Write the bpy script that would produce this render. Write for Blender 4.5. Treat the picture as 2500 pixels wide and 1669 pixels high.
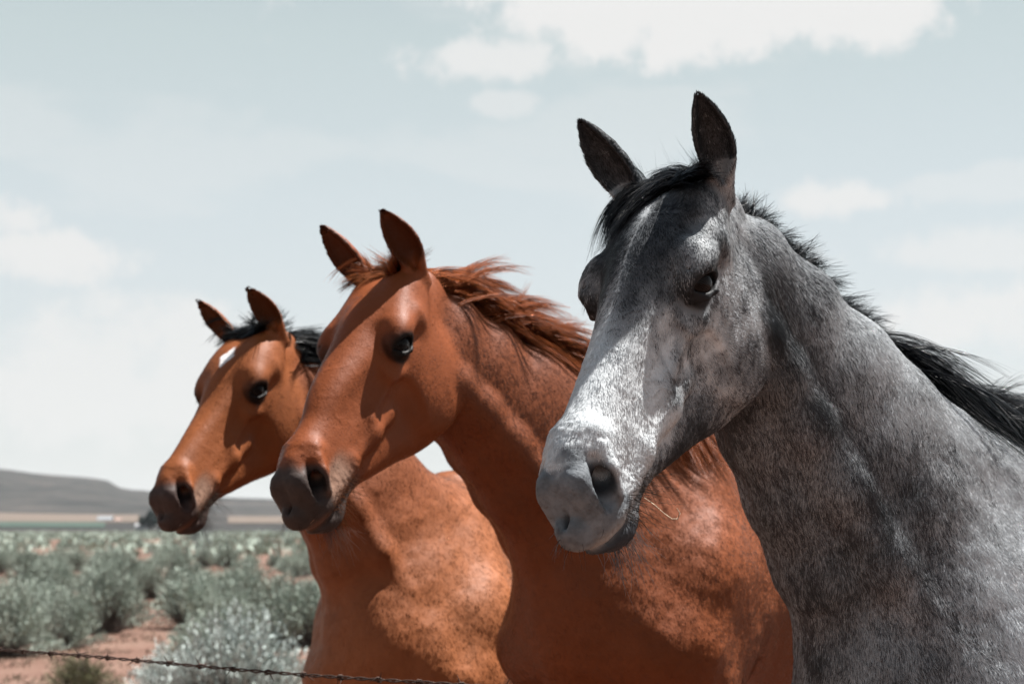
import bpy, math, random, time
import numpy as np
from mathutils import Vector, Matrix, Euler
T0 = time.time()
FUR = True
QUICK = False
HAZE = True
R = math.radians
for o in list(bpy.data.objects):
    bpy.data.objects.remove(o)
sc = bpy.context.scene
COL = sc.collection
rng = np.random.default_rng(7)

# ------------------------------------------------------------------ camera
cam_d = bpy.data.cameras.new('camera'); cam = bpy.data.objects.new('camera', cam_d); COL.objects.link(cam)
sc.camera = cam
CAM_H = 1.45
F_PX = 4200.0
TILT = math.atan((1290 - 834.5) / F_PX)
cam.location = (0, 0, CAM_H)
cam.rotation_euler = (R(90) + TILT, 0, 0)
cam_d.sensor_width = 36.0
cam_d.lens = F_PX / 2500 * 36
cam_d.clip_start = 0.05; cam_d.clip_end = 20000
cam_d.dof.use_dof = True
cam_d.dof.focus_distance = 2.35
cam_d.dof.aperture_fstop = 8.0

# ------------------------------------------------------------------ light
SUN_EL, SUN_AZ = 64.0, 28.0     # elevation; azimuth measured from +X (right) towards +Y (away)
sd = np.array([math.cos(R(SUN_EL)) * math.cos(R(SUN_AZ)), math.cos(R(SUN_EL)) * math.sin(R(SUN_AZ)), math.sin(R(SUN_EL))])
sun_d = bpy.data.lights.new('sun', 'SUN'); sun = bpy.data.objects.new('sun', sun_d); COL.objects.link(sun)
sun_d.energy = 5.0; sun_d.angle = R(0.53); sun_d.color = (1.0, 0.975, 0.94)
sun.rotation_euler = Vector(-sd).to_track_quat('-Z', 'Y').to_euler()
sun.location = (3, 3, 12)

world = bpy.data.worlds.new('World'); sc.world = world; world.use_nodes = True
wn = world.node_tree; wn.nodes.clear()
def N(t, k, **kw):
    n = t.nodes.new(k)
    for a, b in kw.items(): setattr(n, a, b)
    return n
def build_world():
    t = wn; L = t.links.new
    out = N(t, 'ShaderNodeOutputWorld'); bg = N(t, 'ShaderNodeBackground'); bg.inputs['Strength'].default_value = 0.05
    sky = N(t, 'ShaderNodeTexSky', sky_type='NISHITA'); sky.sun_disc = False
    sky.sun_elevation = R(SUN_EL); sky.sun_rotation = R(90 - SUN_AZ)
    sky.air_density = 1.0; sky.dust_density = 3.0; sky.ozone_density = 1.0; sky.altitude = 800
    # veil of thin high cloud and a few cumulus, all by direction
    tc = N(t, 'ShaderNodeTexCoord')
    sep = N(t, 'ShaderNodeSeparateXYZ'); L(tc.outputs['Generated'], sep.inputs[0])
    el = N(t, 'ShaderNodeMapRange'); L(sep.outputs['Z'], el.inputs['Value'])
    el.inputs['From Min'].default_value = -0.02; el.inputs['From Max'].default_value = 1.0
    veil = N(t, 'ShaderNodeValToRGB'); L(el.outputs[0], veil.inputs[0])
    cr = veil.color_ramp
    cr.elements[0].position = 0.0; cr.elements[0].color = (5.75, 5.85, 5.8, 1)
    cr.elements[1].position = 1.0; cr.elements[1].color = (.75, 1.2, 1.8, 1)
    e = cr.elements.new(0.108); e.color = (5.45, 5.7, 5.7, 1)
    e = cr.elements.new(0.203); e.color = (5.0, 5.42, 5.42, 1)
    e = cr.elements.new(0.294); e.color = (4.35, 4.92, 4.78, 1)
    e = cr.elements.new(0.55); e.color = (1.6, 2.2, 2.7, 1)
    mx = N(t, 'ShaderNodeMix', data_type='RGBA'); mx.inputs['Factor'].default_value = 0.85
    L(sky.outputs[0], mx.inputs['A']); L(veil.outputs[0], mx.inputs['B'])
    # clouds: flatten the direction onto a plane overhead
    mp = N(t, 'ShaderNodeMapping'); L(tc.outputs['Generated'], mp.inputs[0])
    mp.inputs['Scale'].default_value = (1.0, 1.0, 2.6); mp.inputs['Location'].default_value = (3.1, 0.4, 1.7)
    ns = N(t, 'ShaderNodeTexNoise'); L(mp.outputs[0], ns.inputs['Vector'])
    ns.inputs['Scale'].default_value = 5.0; ns.inputs['Detail'].default_value = 8; ns.inputs['Roughness'].default_value = 0.52; ns.inputs['Distortion'].default_value = 0.3
    rm = N(t, 'ShaderNodeMapRange', interpolation_type='SMOOTHSTEP'); L(ns.outputs[0], rm.inputs['Value'])
    rm.inputs['From Min'].default_value = 0.53; rm.inputs['From Max'].default_value = 0.62
    mpc = N(t, 'ShaderNodeMath', operation='MULTIPLY'); L(rm.outputs[0], mpc.inputs[0]); mpc.inputs[1].default_value = 0.22
    last = mpc
    # placed cloud banks: direction centres (image azimuth/elevation) with soft noisy edges
    nz = N(t, 'ShaderNodeTexNoise'); L(tc.outputs['Generated'], nz.inputs['Vector'])
    nz.inputs['Scale'].default_value = 13; nz.inputs['Detail'].default_value = 10; nz.inputs['Roughness'].default_value = 0.66
    def bank(px, py, rx, ry, amt, soft=0.5):
        nonlocal last
        x = (px - 1250) / F_PX; y = (834.5 - py) / F_PX
        az = math.atan2(x, 1) ; ev = math.atan(y) + TILT
        c = (math.sin(az) * math.cos(ev), math.cos(az) * math.cos(ev), math.sin(ev))
        sub = N(t, 'ShaderNodeVectorMath', operation='SUBTRACT'); L(tc.outputs['Generated'], sub.inputs[0]); sub.inputs[1].default_value = c
        sca = N(t, 'ShaderNodeVectorMath', operation='MULTIPLY'); L(sub.outputs[0], sca.inputs[0]); sca.inputs[1].default_value = (F_PX / rx, F_PX / rx, F_PX / ry)
        ln = N(t, 'ShaderNodeVectorMath', operation='LENGTH'); L(sca.outputs[0], ln.inputs[0])
        ad = N(t, 'ShaderNodeMath', operation='MULTIPLY_ADD'); L(nz.outputs[0], ad.inputs[0]); ad.inputs[1].default_value = 5.0; L(ln.outputs['Value'], ad.inputs[2])
        r2 = N(t, 'ShaderNodeMapRange', interpolation_type='SMOOTHSTEP'); L(ad.outputs[0], r2.inputs['Value'])
        r2.inputs['From Min'].default_value = 3.5 + soft; r2.inputs['From Max'].default_value = 3.5 - soft
        r2.inputs['To Min'].default_value = 0; r2.inputs['To Max'].default_value = amt
        m = N(t, 'ShaderNodeMath', operation='MAXIMUM'); L(last.outputs[0], m.inputs[0]); L(r2.outputs[0], m.inputs[1]); last = m
    for b in BANKS: bank(*b)
    mx2 = N(t, 'ShaderNodeMix', data_type='RGBA'); L(last.outputs[0], mx2.inputs['Factor'])
    L(mx.outputs['Result'], mx2.inputs['A']); mx2.inputs['B'].default_value = (5.95, 5.95, 5.9, 1)
    L(mx2.outputs['Result'], bg.inputs['Color']); L(bg.outputs[0], out.inputs[0])
COARSE = 1
BANKS = [(1450, -20, 430, 110, 1.0, .35), (1950, 20, 380, 130, 1.0, .35), (1190, 140, 190, 52, 0.85, .4), (1225, 250, 80, 28, 0.5, .4),
         (90, 635, 190, 60, 0.9, .4), (20, 560, 90, 60, 0.85, .4), (2080, 500, 130, 42, 0.85, .4), (2380, 640, 420, 45, 0.6), (2300, 800, 240, 85, 0.85), (250, 960, 700, 150, 0.8), (2420, 480, 260, 30, 0.35)]
build_world()
sc.view_settings.view_transform = 'Standard'; sc.view_settings.look = 'None'; sc.view_settings.gamma = 1
sc.view_settings.exposure = 1.5; sc.view_settings.use_curve_mapping = False
sc.cycles.max_bounces = 6; sc.cycles.diffuse_bounces = 3; sc.cycles.glossy_bounces = 3; sc.cycles.transparent_max_bounces = 8
sc.cycles.use_denoising = True

# ------------------------------------------------------------------ implicit surface tools
F32 = np.float32
def V3(*a): return np.array(a, dtype=float)
def norm(v):
    v = np.asarray(v, float); return v / np.linalg.norm(v)
def basis(d, up=(0, 0, 1)):
    z = norm(d); x = np.cross(up, z)
    if np.linalg.norm(x) < 1e-4: x = np.cross((0, 1, 0), z)
    x = norm(x); return np.stack([x, np.cross(z, x), z])     # rows: side, up', dir
def smin(a, b, k):
    if np.ndim(k) == 0 and k <= 0: return np.minimum(a, b)
    h = np.maximum(k - np.abs(a - b), 0) / k
    return np.minimum(a, b) - h * h * k * 0.25
def smax(a, b, k): return -smin(-a, -b, k)

class Field:
    """Union / difference of soft primitives, each given in one of several frames."""
    def __init__(self): self.ops = []; self.frames = {}
    def frame(self, name, M, o, mirror=False):
        self.frames[name] = (np.asarray(M, float), np.asarray(o, float), mirror)     # columns of M: local axes in world
    def _add(self, fn, fr, c, r, k, sub, wrap=None): self.ops.append((fn, fr, np.asarray(c, float), float(r), float(k), sub, wrap))
    def ell(self, fr, c, r, k=.02, sub=False, d=None, up=(0, 0, 1)):
        c = np.asarray(c, float); r = np.asarray(r, float); B = basis(d, up) if d is not None else None
        def fn(p):
            q = p - c
            if B is not None: q = q @ B.T            # r is then (side, up', dir)
            k0 = np.linalg.norm(q / r, axis=-1); k1 = np.linalg.norm(q / (r * r), axis=-1) + 1e-9
            return k0 * (k0 - 1) / k1
        self._add(fn, fr, c, r.max(), k, sub)
    def cone(self, fr, a, b, ra, rb, k=.02, sub=False):
        a = np.asarray(a, float); b = np.asarray(b, float); ab = b - a; L2 = ab @ ab
        def fn(p):
            q = p - a; t = np.clip((q @ ab) / L2, 0, 1)
            return np.linalg.norm(q - t[..., None] * ab, axis=-1) - (ra + (rb - ra) * t)
        self._add(fn, fr, (a + b) / 2, math.sqrt(L2) / 2 + max(ra, rb), k, sub)
    def path(self, fr, pts, rad, k=.02, sub=False):
        for i in range(len(pts) - 1): self.cone(fr, pts[i], pts[i + 1], rad[i], rad[i + 1], k, sub)
    def sweep(self, fr, C, A, Bd, U, k=.03):
        """elliptic sections: centres C, lateral half width A, half depth Bd, dorsal vectors U"""
        C = np.asarray(C, float); A = np.asarray(A, float); Bd = np.asarray(Bd, float); U = np.asarray(U, float)
        segs = []
        for i in range(len(C) - 1):
            t = C[i + 1] - C[i]; L = np.linalg.norm(t); t = t / L
            u = U[i] + U[i + 1]; u = norm(u - t * (u @ t)); v = np.cross(t, u)
            segs.append((C[i], t, L, u, v, A[i], A[i + 1], Bd[i], Bd[i + 1]))
        def fn(p):
            out = None
            for (c, t, L, u, v, a0, a1, b0, b1) in segs:
                q = p - c; s = q @ t; h = np.clip(s / L, 0, 1)
                a = a0 + (a1 - a0) * h; b = b0 + (b1 - b0) * h
                e = s - h * L; m = np.minimum(a, b)
                x = (q @ v) / a; y = (q @ u) / b; z = e / m
                l = np.sqrt(x * x + y * y + z * z) + 1e-9
                g = np.sqrt((x / a) ** 2 + (y / b) ** 2 + (z / m) ** 2) + 1e-9
                d = l * (l - 1) / g
                out = d if out is None else smin(out, d, .04)
            return out
        cc = (C.min(0) + C.max(0)) / 2
        self._add(fn, fr, cc, np.linalg.norm(C - cc, axis=1).max() + max(A.max(), Bd.max()), k, False)
    def loft(self, fr, X, top, bot, W, n=2.4, taper=None, k=.02, tband=None):
        """sections along local x with given top, bottom, half width; taper narrows the upper part"""
        X = np.asarray(X, float); xs = np.linspace(X[0], X[-1], 160)
        def sp(y):
            y = np.asarray(y, float); m = np.gradient(y, X)
            i = np.clip(np.searchsorted(X, xs) - 1, 0, len(X) - 2); h = X[i + 1] - X[i]; t = (xs - X[i]) / h
            return ((2*t**3-3*t**2+1)*y[i] + (t**3-2*t**2+t)*h*m[i] + (-2*t**3+3*t**2)*y[i+1] + (t**3-t**2)*h*m[i+1])
        T, Bm, Wd = sp(top), sp(bot), sp(W); Tp = sp(taper) if taper is not None else None
        def fn(p):
            x = p[..., 0]; xc = np.clip(x, X[0], X[-1])
            t = np.interp(xc, xs, T); b = np.interp(xc, xs, Bm); w = np.interp(xc, xs, Wd)
            H = (t - b) / 2; zc = (t + b) / 2; q = (p[..., 2] - zc) / H
            if Tp is not None: w = w * (1 - np.interp(xc, xs, Tp) * np.clip(q * .5 + .5, 0, 1) ** 2)
            m = np.minimum(w, H); e = (x - xc) / m
            s = (np.abs(p[..., 1]) / w) ** n + np.abs(q) ** n + np.abs(e) ** n
            l = s ** (1 / n) + 1e-9
            # gradient-normalised distance, keeps the zero set and a usable slope
            g = np.sqrt((np.minimum(np.abs(p[..., 1]) / (w * l), 1) ** (n - 1) / w) ** 2 + (np.minimum(np.abs(q) / l, 1) ** (n - 1) / H) ** 2 + (np.minimum(np.abs(e) / l, 1) ** (n - 1) / m) ** 2) + 1e-9
            return np.clip((l - 1) / g, -1, 1)
        c = V3((X[0] + X[-1]) / 2, 0, (T.max() + Bm.min()) / 2)
        self._add(fn, fr, c, (X[-1] - X[0]) / 2 + max((T.max() - Bm.min()) / 2, Wd.max()), k, False)
    def custom(self, fr, fn, c, r, k=.01, sub=False, wrap=None): self._add(fn, fr, c, r, k, sub, wrap)

    def eval(self, P, half):
        """P: (nb, m, 3) world points grouped in blocks whose half diagonal is half"""
        nb = P.shape[0]; d = np.full(P.shape[:2], 1.0, F32); c = P.reshape(nb, -1, 3).mean(1)
        loc = {}
        for k_, (M, o, mir) in self.frames.items():
            q = ((P - o) @ M).astype(F32)
            if mir: q = q.copy(); q[..., 1] = np.abs(q[..., 1])
            loc[k_] = (q, q[:, ::1].mean(1))
        for fn, fr, oc, orad, k, sub, wrap in self.ops:
            q, qc = loc[fr]
            near = np.linalg.norm(qc - oc, axis=1) < orad + half + k + 0.035
            idx = np.nonzero(near)[0]
            if len(idx) == 0: continue
            v = fn(q[idx].astype(float)).astype(F32)
            if wrap is not None: d[idx] = wrap(d[idx], v, q[idx])
            elif sub: d[idx] = smax(d[idx], -v, k)
            else: d[idx] = smin(d[idx], v, k)
        return d

def axis_coords(lo, hi, segs):
    """segs: [(from, to, step)] fine zones; elsewhere the step grows. returns coordinates"""
    out = [lo]; x = lo
    def step(x):
        s = 1e9
        for a, b, h in segs:
            dd = max(a - x, x - b, 0); s = min(s, h + dd * 0.12)
        return min(s, 0.022)
    while x < hi: x += step(x); out.append(x)
    return np.array(out)

def mesh_field(field, ax, ay, az):
    """dual contouring of the field on a rectilinear grid, evaluated only in blocks near the surface"""
    B = 8
    AX = [np.concatenate([a, a[-1] + np.arange(1, 2 * B) * (a[-1] - a[-2])]) for a in (ax, ay, az)]
    nbk = [int(math.ceil(len(a) / B)) for a in (ax, ay, az)]
    # find candidate blocks: evaluate at block corners+centre
    ii = np.stack(np.meshgrid(*[np.arange(n) for n in nbk], indexing='ij'), -1).reshape(-1, 3)
    cpos = np.stack([(AX[j][ii[:, j] * B] + AX[j][ii[:, j] * B + B]) / 2 for j in range(3)], -1)
    size = np.stack([AX[j][ii[:, j] * B + B] - AX[j][ii[:, j] * B] for j in range(3)], -1)
    hd = np.linalg.norm(size, axis=1) / 2
    dc = np.empty(len(ii), F32)
    for s in range(0, len(ii), 20000):
        dc[s:s + 20000] = field.eval(cpos[s:s + 20000, None, :], float(hd[s:s + 20000].max()))[:, 0]
    act = np.abs(dc) < hd * 1.25 + 0.012
    idx = ii[act]; g = np.arange(B + 1)
    keysA = []; vA = []; quads = []
    NY, NZ = len(AX[1]) + 8, len(AX[2]) + 8
    key = lambda i, j, k: (i.astype(np.int64) * NY + j) * NZ + k
    allk = []; allv = []; Q = []
    for s in range(0, len(idx), 1500):
        bi = idx[s:s + 1500]; n = len(bi)
        gx = AX[0][bi[:, 0:1] * B + g]; gy = AX[1][bi[:, 1:2] * B + g]; gz = AX[2][bi[:, 2:3] * B + g]
        P = np.empty((n, B + 1, B + 1, B + 1, 3), F32)
        P[..., 0] = gx[:, :, None, None]; P[..., 1] = gy[:, None, :, None]; P[..., 2] = gz[:, None, None, :]
        D = field.eval(P.reshape(n, -1, 3), float(hd[act][s:s + 1500].max())).reshape(n, B + 1, B + 1, B + 1)
        S = D < 0
        c8 = [S[:, a:B + a, b:B + b, c:B + c] for a in (0, 1) for b in (0, 1) for c in (0, 1)]
        cnt = sum(x.astype(np.int8) for x in c8); cell = (cnt > 0) & (cnt < 8)
        w = np.nonzero(cell)
        if len(w[0]) == 0: continue
        acc = np.zeros((len(w[0]), 3)); num = np.zeros(len(w[0]))
        def at(arr, o): return arr[w[0], w[1] + o[0], w[2] + o[1], w[3] + o[2]]
        for ax_ in range(3):
            for o1 in (0, 1):
                for o2 in (0, 1):
                    a = [0, 0, 0]; oth = [j for j in range(3) if j != ax_]; a[oth[0]] = o1; a[oth[1]] = o2
                    b = list(a); b[ax_] = 1
                    da, db = at(D, a), at(D, b); cr = (da < 0) != (db < 0)
                    t = np.where(cr, da / np.where(cr, da - db, 1), 0)
                    pa, pb = at(P, a), at(P, b)
                    acc += np.where(cr[:, None], pa + (pb - pa) * t[:, None], 0); num += cr
        gi = [bi[w[0], j] * B + w[j + 1] for j in range(3)]
        allk.append(key(*gi)); allv.append(acc / num[:, None])
        # edges owned by this block: along each axis at local coords 0..B-1
        for ax_ in range(3):
            a = S[:, :B, :B, :B]
            sl = [slice(0, B)] * 3; sl[ax_] = slice(1, B + 1); b = S[(slice(None),) + tuple(sl)]
            e = np.nonzero(a != b); inside_first = a[e]
            G = [bi[e[0], j] * B + e[j + 1] for j in range(3)]
            o1, o2 = [(1, 2), (2, 0), (0, 1)][ax_]
            def kk(d1, d2):
                H = [x.copy() for x in G]; H[o1] = H[o1] - d1; H[o2] = H[o2] - d2; return key(*H)
            q = np.stack([kk(1, 1), kk(0, 1), kk(0, 0), kk(1, 0)], 1)
            q[~inside_first] = q[~inside_first][:, ::-1]
            Q.append(q)
    K = np.concatenate(allk); Vv = np.concatenate(allv); K, u = np.unique(K, return_index=True); Vv = Vv[u]
    Q = np.concatenate(Q); pos = np.searchsorted(K, Q); pos[pos >= len(K)] = 0
    ok = (K[pos] == Q).all(1)
    return Vv, pos[ok]

def vert_normals(V, Fq):
    n = np.cross(V[Fq[:, 2]] - V[Fq[:, 0]], V[Fq[:, 3]] - V[Fq[:, 1]])
    out = np.zeros_like(V)
    for j in range(4): np.add.at(out, Fq[:, j], n)
    return out / (np.linalg.norm(out, axis=1, keepdims=True) + 1e-12)
def relax(V, Fq, it=2, f=.5):
    e = np.concatenate([Fq[:, [0, 1]], Fq[:, [1, 2]], Fq[:, [2, 3]], Fq[:, [3, 0]]])
    n = len(V); cnt = np.bincount(e[:, 0], minlength=n) + np.bincount(e[:, 1], minlength=n)
    for _ in range(it):
        s = np.zeros_like(V)
        for j in range(3):
            s[:, j] = np.bincount(e[:, 0], V[e[:, 1], j], n) + np.bincount(e[:, 1], V[e[:, 0], j], n)
        V = V + f * (s / np.maximum(cnt, 1)[:, None] - V)
    return V
def keep_large(V, Fq):
    """drop loose specks: keep the biggest connected piece"""
    n = len(V); lab = np.arange(n)
    for _ in range(400):
        m = lab[Fq].min(1); new = lab.copy()
        for j in range(4): np.minimum.at(new, Fq[:, j], m)
        new = new[new]
        if (new == lab).all(): break
        lab = new
    c = np.bincount(lab[Fq[:, 0]], minlength=n); root = c.argmax(); keep = lab == root
    mp = np.cumsum(keep) - 1; f = Fq[keep[Fq[:, 0]]]
    return V[keep], mp[f]

def new_mesh_obj(name, V, Fq, mat, parent=None, smooth=True):
    me = bpy.data.meshes.new(name)
    V = np.asarray(V, F32); Fq = np.asarray(Fq, np.int32); k = Fq.shape[1]
    me.vertices.add(len(V)); me.vertices.foreach_set('co', V.ravel())
    me.loops.add(Fq.size); me.loops.foreach_set('vertex_index', Fq.ravel())
    me.polygons.add(len(Fq)); me.polygons.foreach_set('loop_start', np.arange(0, Fq.size, k, dtype=np.int32))
    me.polygons.foreach_set('use_smooth', np.full(len(Fq), smooth))
    me.update(calc_edges=True); me.validate()
    if mat: me.materials.append(mat)
    o = bpy.data.objects.new(name, me); COL.objects.link(o)
    if parent is not None: o.parent = parent
    return o
def vattr(me, name, arr, typ='FLOAT'):
    a = me.attributes.new(name, typ, 'POINT')
    arr = np.asarray(arr, F32)
    if typ == 'FLOAT': a.data.foreach_set('value', arr.ravel())
    elif typ == 'FLOAT_COLOR': a.data.foreach_set('color', arr.ravel())
    else: a.data.foreach_set('vector', arr.ravel())

# value noise on points, several octaves
_perm = np.random.default_rng(3).random(8192).astype(F32)
def vnoise(P, scale, seed=0):
    q = np.asarray(P) * scale + seed * 17.31; i = np.floor(q).astype(np.int64); f = q - i; f = f * f * (3 - 2 * f)
    def h(a, b, c): return _perm[((a * 73856093) ^ (b * 19349663) ^ (c * 83492791)) & 8191]
    r = 0
    for a in (0, 1):
        for b in (0, 1):
            for c in (0, 1):
                r = r + h(i[..., 0] + a, i[..., 1] + b, i[..., 2] + c) * (f[..., 0] if a else 1 - f[..., 0]) * (f[..., 1] if b else 1 - f[..., 1]) * (f[..., 2] if c else 1 - f[..., 2])
    return r
def fbm(P, scale, oct=4, seed=0, gain=.5):
    s = 0; a = 1; t = 0
    for o in range(oct): s = s + a * vnoise(P, scale * 2 ** o, seed + o); t += a; a *= gain
    return s / t
def sstep(a, b, x):
    t = np.clip((x - a) / (b - a), 0, 1); return t * t * (3 - 2 * t)
def blob(P, c, r, p=2): return np.exp(-(np.linalg.norm((P - np.asarray(c)) / np.asarray(r), axis=-1)) ** p)
from mathutils.bvhtree import BVHTree
# ------------------------------------------------------------------ the horse as a soft solid
def pose_axes(yaw, pitch, roll=0.0):
    """columns: forward, left, up; yaw 0 faces the camera (-Y), positive turns to the image's left; pitch is nose down"""
    y, p, r = R(yaw), R(pitch), R(roll)
    f0 = V3(-math.sin(y), -math.cos(y), 0); l0 = V3(math.cos(y), -math.sin(y), 0); u0 = V3(0, 0, 1)
    f = f0 * math.cos(p) - u0 * math.sin(p); u = f0 * math.sin(p) + u0 * math.cos(p)
    return np.stack([f, l0 * math.cos(r) + u * math.sin(r), u * math.cos(r) - l0 * math.sin(r)], 1)

EYE = V3(.197, .083, -.042)
def head_ops(f, style=''):
    h = 'h'
    # skull and upper jaw, then the lower jaw
    f.loft(h, [-.05, 0, .05, .10, .16, .22, .30, .38, .46, .52, .565, .592, .603],
           [-.03, .012, .026, .034, .034, .024, .004, -.008, -.016, -.020, -.036, -.062, -.092],
           [-.12, -.14, -.15, -.155, -.155, -.155, -.152, -.150, -.148, -.148, -.151, -.154, -.146],
           [.045, .060, .076, .084, .087, .081, .069, .060, .052, .0465, .041, .036, .025],
           n=2.35, taper=[.1, .1, .15, .2, .22, .26, .30, .30, .28, .2, .1, .05, .0], k=.0)
    f.loft(h, [.0, .05, .11, .17, .23, .30, .38, .44, .49, .53, .565, .588],
           [-.10, -.08, -.07, -.07, -.08, -.10, -.115, -.13, -.142, -.152, -.158, -.163],
           [-.20, -.25, -.289, -.305, -.289, -.254, -.220, -.195, -.187, -.196, -.193, -.176],
           [.050, .066, .072, .068, .056, .043, .035, .032, .033, .035, .033, .020],
           n=2.2, k=.025)
    if style == 'bay':
        f.ell(h, (.115, .045, -.020), (.095, .052, .050), k=.03); f.ell(h, (.345, .0, .036), (.11, .07, .030), k=.03, sub=True)
    if style == 'chestnut': f.ell(h, (.29, .0, -.030), (.13, .046, .042), k=.03)
    # round cheek, temple and zygomatic arch, brow
    f.ell(h, (.132, .052, -.180), (.110, .035, .108), k=.03)
    f.cone(h, (.185, .092, -.026), (.11, .084, -.030), .015, .013, k=.028)
    f.ell(h, (.186, .086, -.020), (.036, .019, .015), k=.024)
    f.cone(h, (.03, .052, -.02), (.10, .070, -.05), .022, .018, k=.04)
    f.cone(h, (.055, .050, .004), (.165, .072, -.010), .018, .014, k=.045)
    if style == 'grey': f.ell(h, (.122, .078, .014), (.018, .009, .008), k=.024, sub=True)
    # crest below the eye, hollows of the cheek and along the nose
    f.cone(h, (.235, .070, -.080), (.345, .057, -.104), .008, .007, k=.036)
    f.ell(h, (.400, .074, -.138), (.060, .020, .026), k=.035, sub=True)
    f.ell(h, (.375, .072, -.056), (.070, .012, .018), k=.04, sub=True)
    f.ell(h, (.285, .078, -.150), (.050, .012, .05), k=.04, sub=True)
    f.path(h, [(.285, .044, -.142), (.360, .045, -.133), (.440, .042, -.126)], [.004, .009, .009], k=.034)
    # nostrils: flared wing, comma-shaped hole, soft rim
    f.cone(h, (.500, .027, -.048), (.558, .034, -.092), .017, .0205, k=.022)
    f.path(h, [(.515, .043, -.054), (.532, .052, -.076), (.550, .052, -.110)], [.0065, .0085, .009], k=.012)
    f.ell(h, (.574, .025, -.074), (.022, .016, .028), k=.02)
    f.path(h, [(.540, .040, -.052), (.558, .047, -.078), (.566, .047, -.106)], [.0085, .0150, .0138], k=.007, sub=True)
    f.cone(h, (.562, .045, -.088), (.508, .022, -.078), .0130, .012, k=.010, sub=True)
    # lips and chin
    f.ell(h, (.574, .0, -.124), (.032, .040, .036), k=.02)
    f.cone(h, (.455, .036, -.128), (.560, .032, -.138), .0195, .016, k=.02)
    f.ell(h, (.538, .0, -.180), (.032, .030, .017), k=.02)
    f.ell(h, (.606, .0, -.09), (.010, .003, .03), k=.012, sub=True)
    f.path(h, [(.468, .056, -.147), (.508, .053, -.158), (.548, .040, -.162), (.580, .026, -.163), (.608, .0, -.163)], [.002, .0035, .0035, .0032, .003], k=.010, sub=True)
    # eye: bulging lids round an almond opening
    n = norm((.18, .95, .12)); B = basis(n, up=(-.25, 0, 1))         # rows side, up, out
    if B[0] @ V3(1, 0, 0) < 0: B[0] *= -1
    e = EYE
    f.ell(h, e + V3(0, -.001, .0), (.035, .023, .030), k=.014)
    f.path(h, [e + B.T @ V3(-.030, .006, .012), e + B.T @ V3(-.012, .0215, .0195), e + B.T @ V3(.010, .020, .019), e + B.T @ V3(.031, .003, .010)], [.0035, .0058, .0058, .0035], k=.006)
    f.path(h, [e + B.T @ V3(-.030, .0, .012), e + B.T @ V3(-.010, -.0185, .0175), e + B.T @ V3(.012, -.0185, .017), e + B.T @ V3(.031, -.008, .006)], [.003, .004, .0036, .002], k=.006)
    f.path(h, [e + B.T @ V3(-.034, .016, .010), e + B.T @ V3(-.010, .0315, .012), e + B.T @ V3(.014, .029, .012)], [.002, .003, .002], k=.006, sub=True)
    f.path(h, [e + B.T @ V3(-.030, -.021, .008), e + B.T @ V3(.0, -.031, .010), e + B.T @ V3(.028, -.023, .008)], [.001, .0018, .001], k=.006, sub=True)
    def almond(p):
        q = (p - e) @ B.T; u = q[..., 0]; v = q[..., 1]; w = q[..., 2]
        hh = .0142 * np.clip(1 - (u / .027) ** 2, 0, 1) ** .7
        v2 = v - .001 - .1 * u; hh = np.where(v2 > 0, hh * .80, hh)
        return np.maximum(np.maximum(np.abs(v2) - hh, np.maximum(-u - .0235, u - .027)), .006 - w)
    f.custom(h, almond, e + n * .02, .045, k=.003, sub=True)

def ear_op(f, base, axis, face, L=.18, W=.036, bend=.02, fr='hf'):
    a = norm(axis); n = norm(V3(*face) - a * (V3(*face) @ a)); w = np.cross(a, n); base = V3(*base)
    S = np.array([-.25, -.05, .10, .25, .42, .60, .78, .90, .97, 1.0]); RR = np.array([.55, .60, .74, .92, 1.0, .92, .66, .40, .22, .10]) * W
    CB = bend
    def co(p):
        q = p - base; s = q @ a / L; sc_ = np.clip(s, 0, 1.1)
        x = q @ w - CB * sc_ ** 2; y = q @ n - .10 * L * sc_ ** 2 * 0; r = np.interp(s, S, RR)
        return s, x, y, r
    def outer(p):
        s, x, y, r = co(p); r = np.maximum(r, .0015)
        l = np.sqrt((x / r) ** 2 + (y / (.80 * r)) ** 2)
        d = (l - 1) * r * .8
        return np.maximum(d, np.maximum((s - 1.0), -.25 - s) * L)
    def wrap(d, v, p):
        d = smin(d, v, .02); s, x, y, r = co(p.astype(float))
        op = sstep(.02, .30, s); ri = np.maximum(r - .0042, .0005) * (.25 + .75 * op)
        l = np.sqrt((x / ri) ** 2 + ((y - .50 * r - (1 - op) * .01) / (.93 * r)) ** 2)
        di = np.maximum((l - 1) * ri * .9, (.03 - s) * L)
        return smax(d, -di, .004).astype(F32)
    f.custom(fr, outer, base + a * L * .45, L * .75, wrap=wrap)

def bezier(P, n):
    t = np.linspace(0, 1, n)[:, None]; P = np.asarray(P, float)
    return (1-t)**3*P[0] + 3*(1-t)**2*t*P[1] + 3*(1-t)*t*t*P[2] + t**3*P[3]

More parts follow.
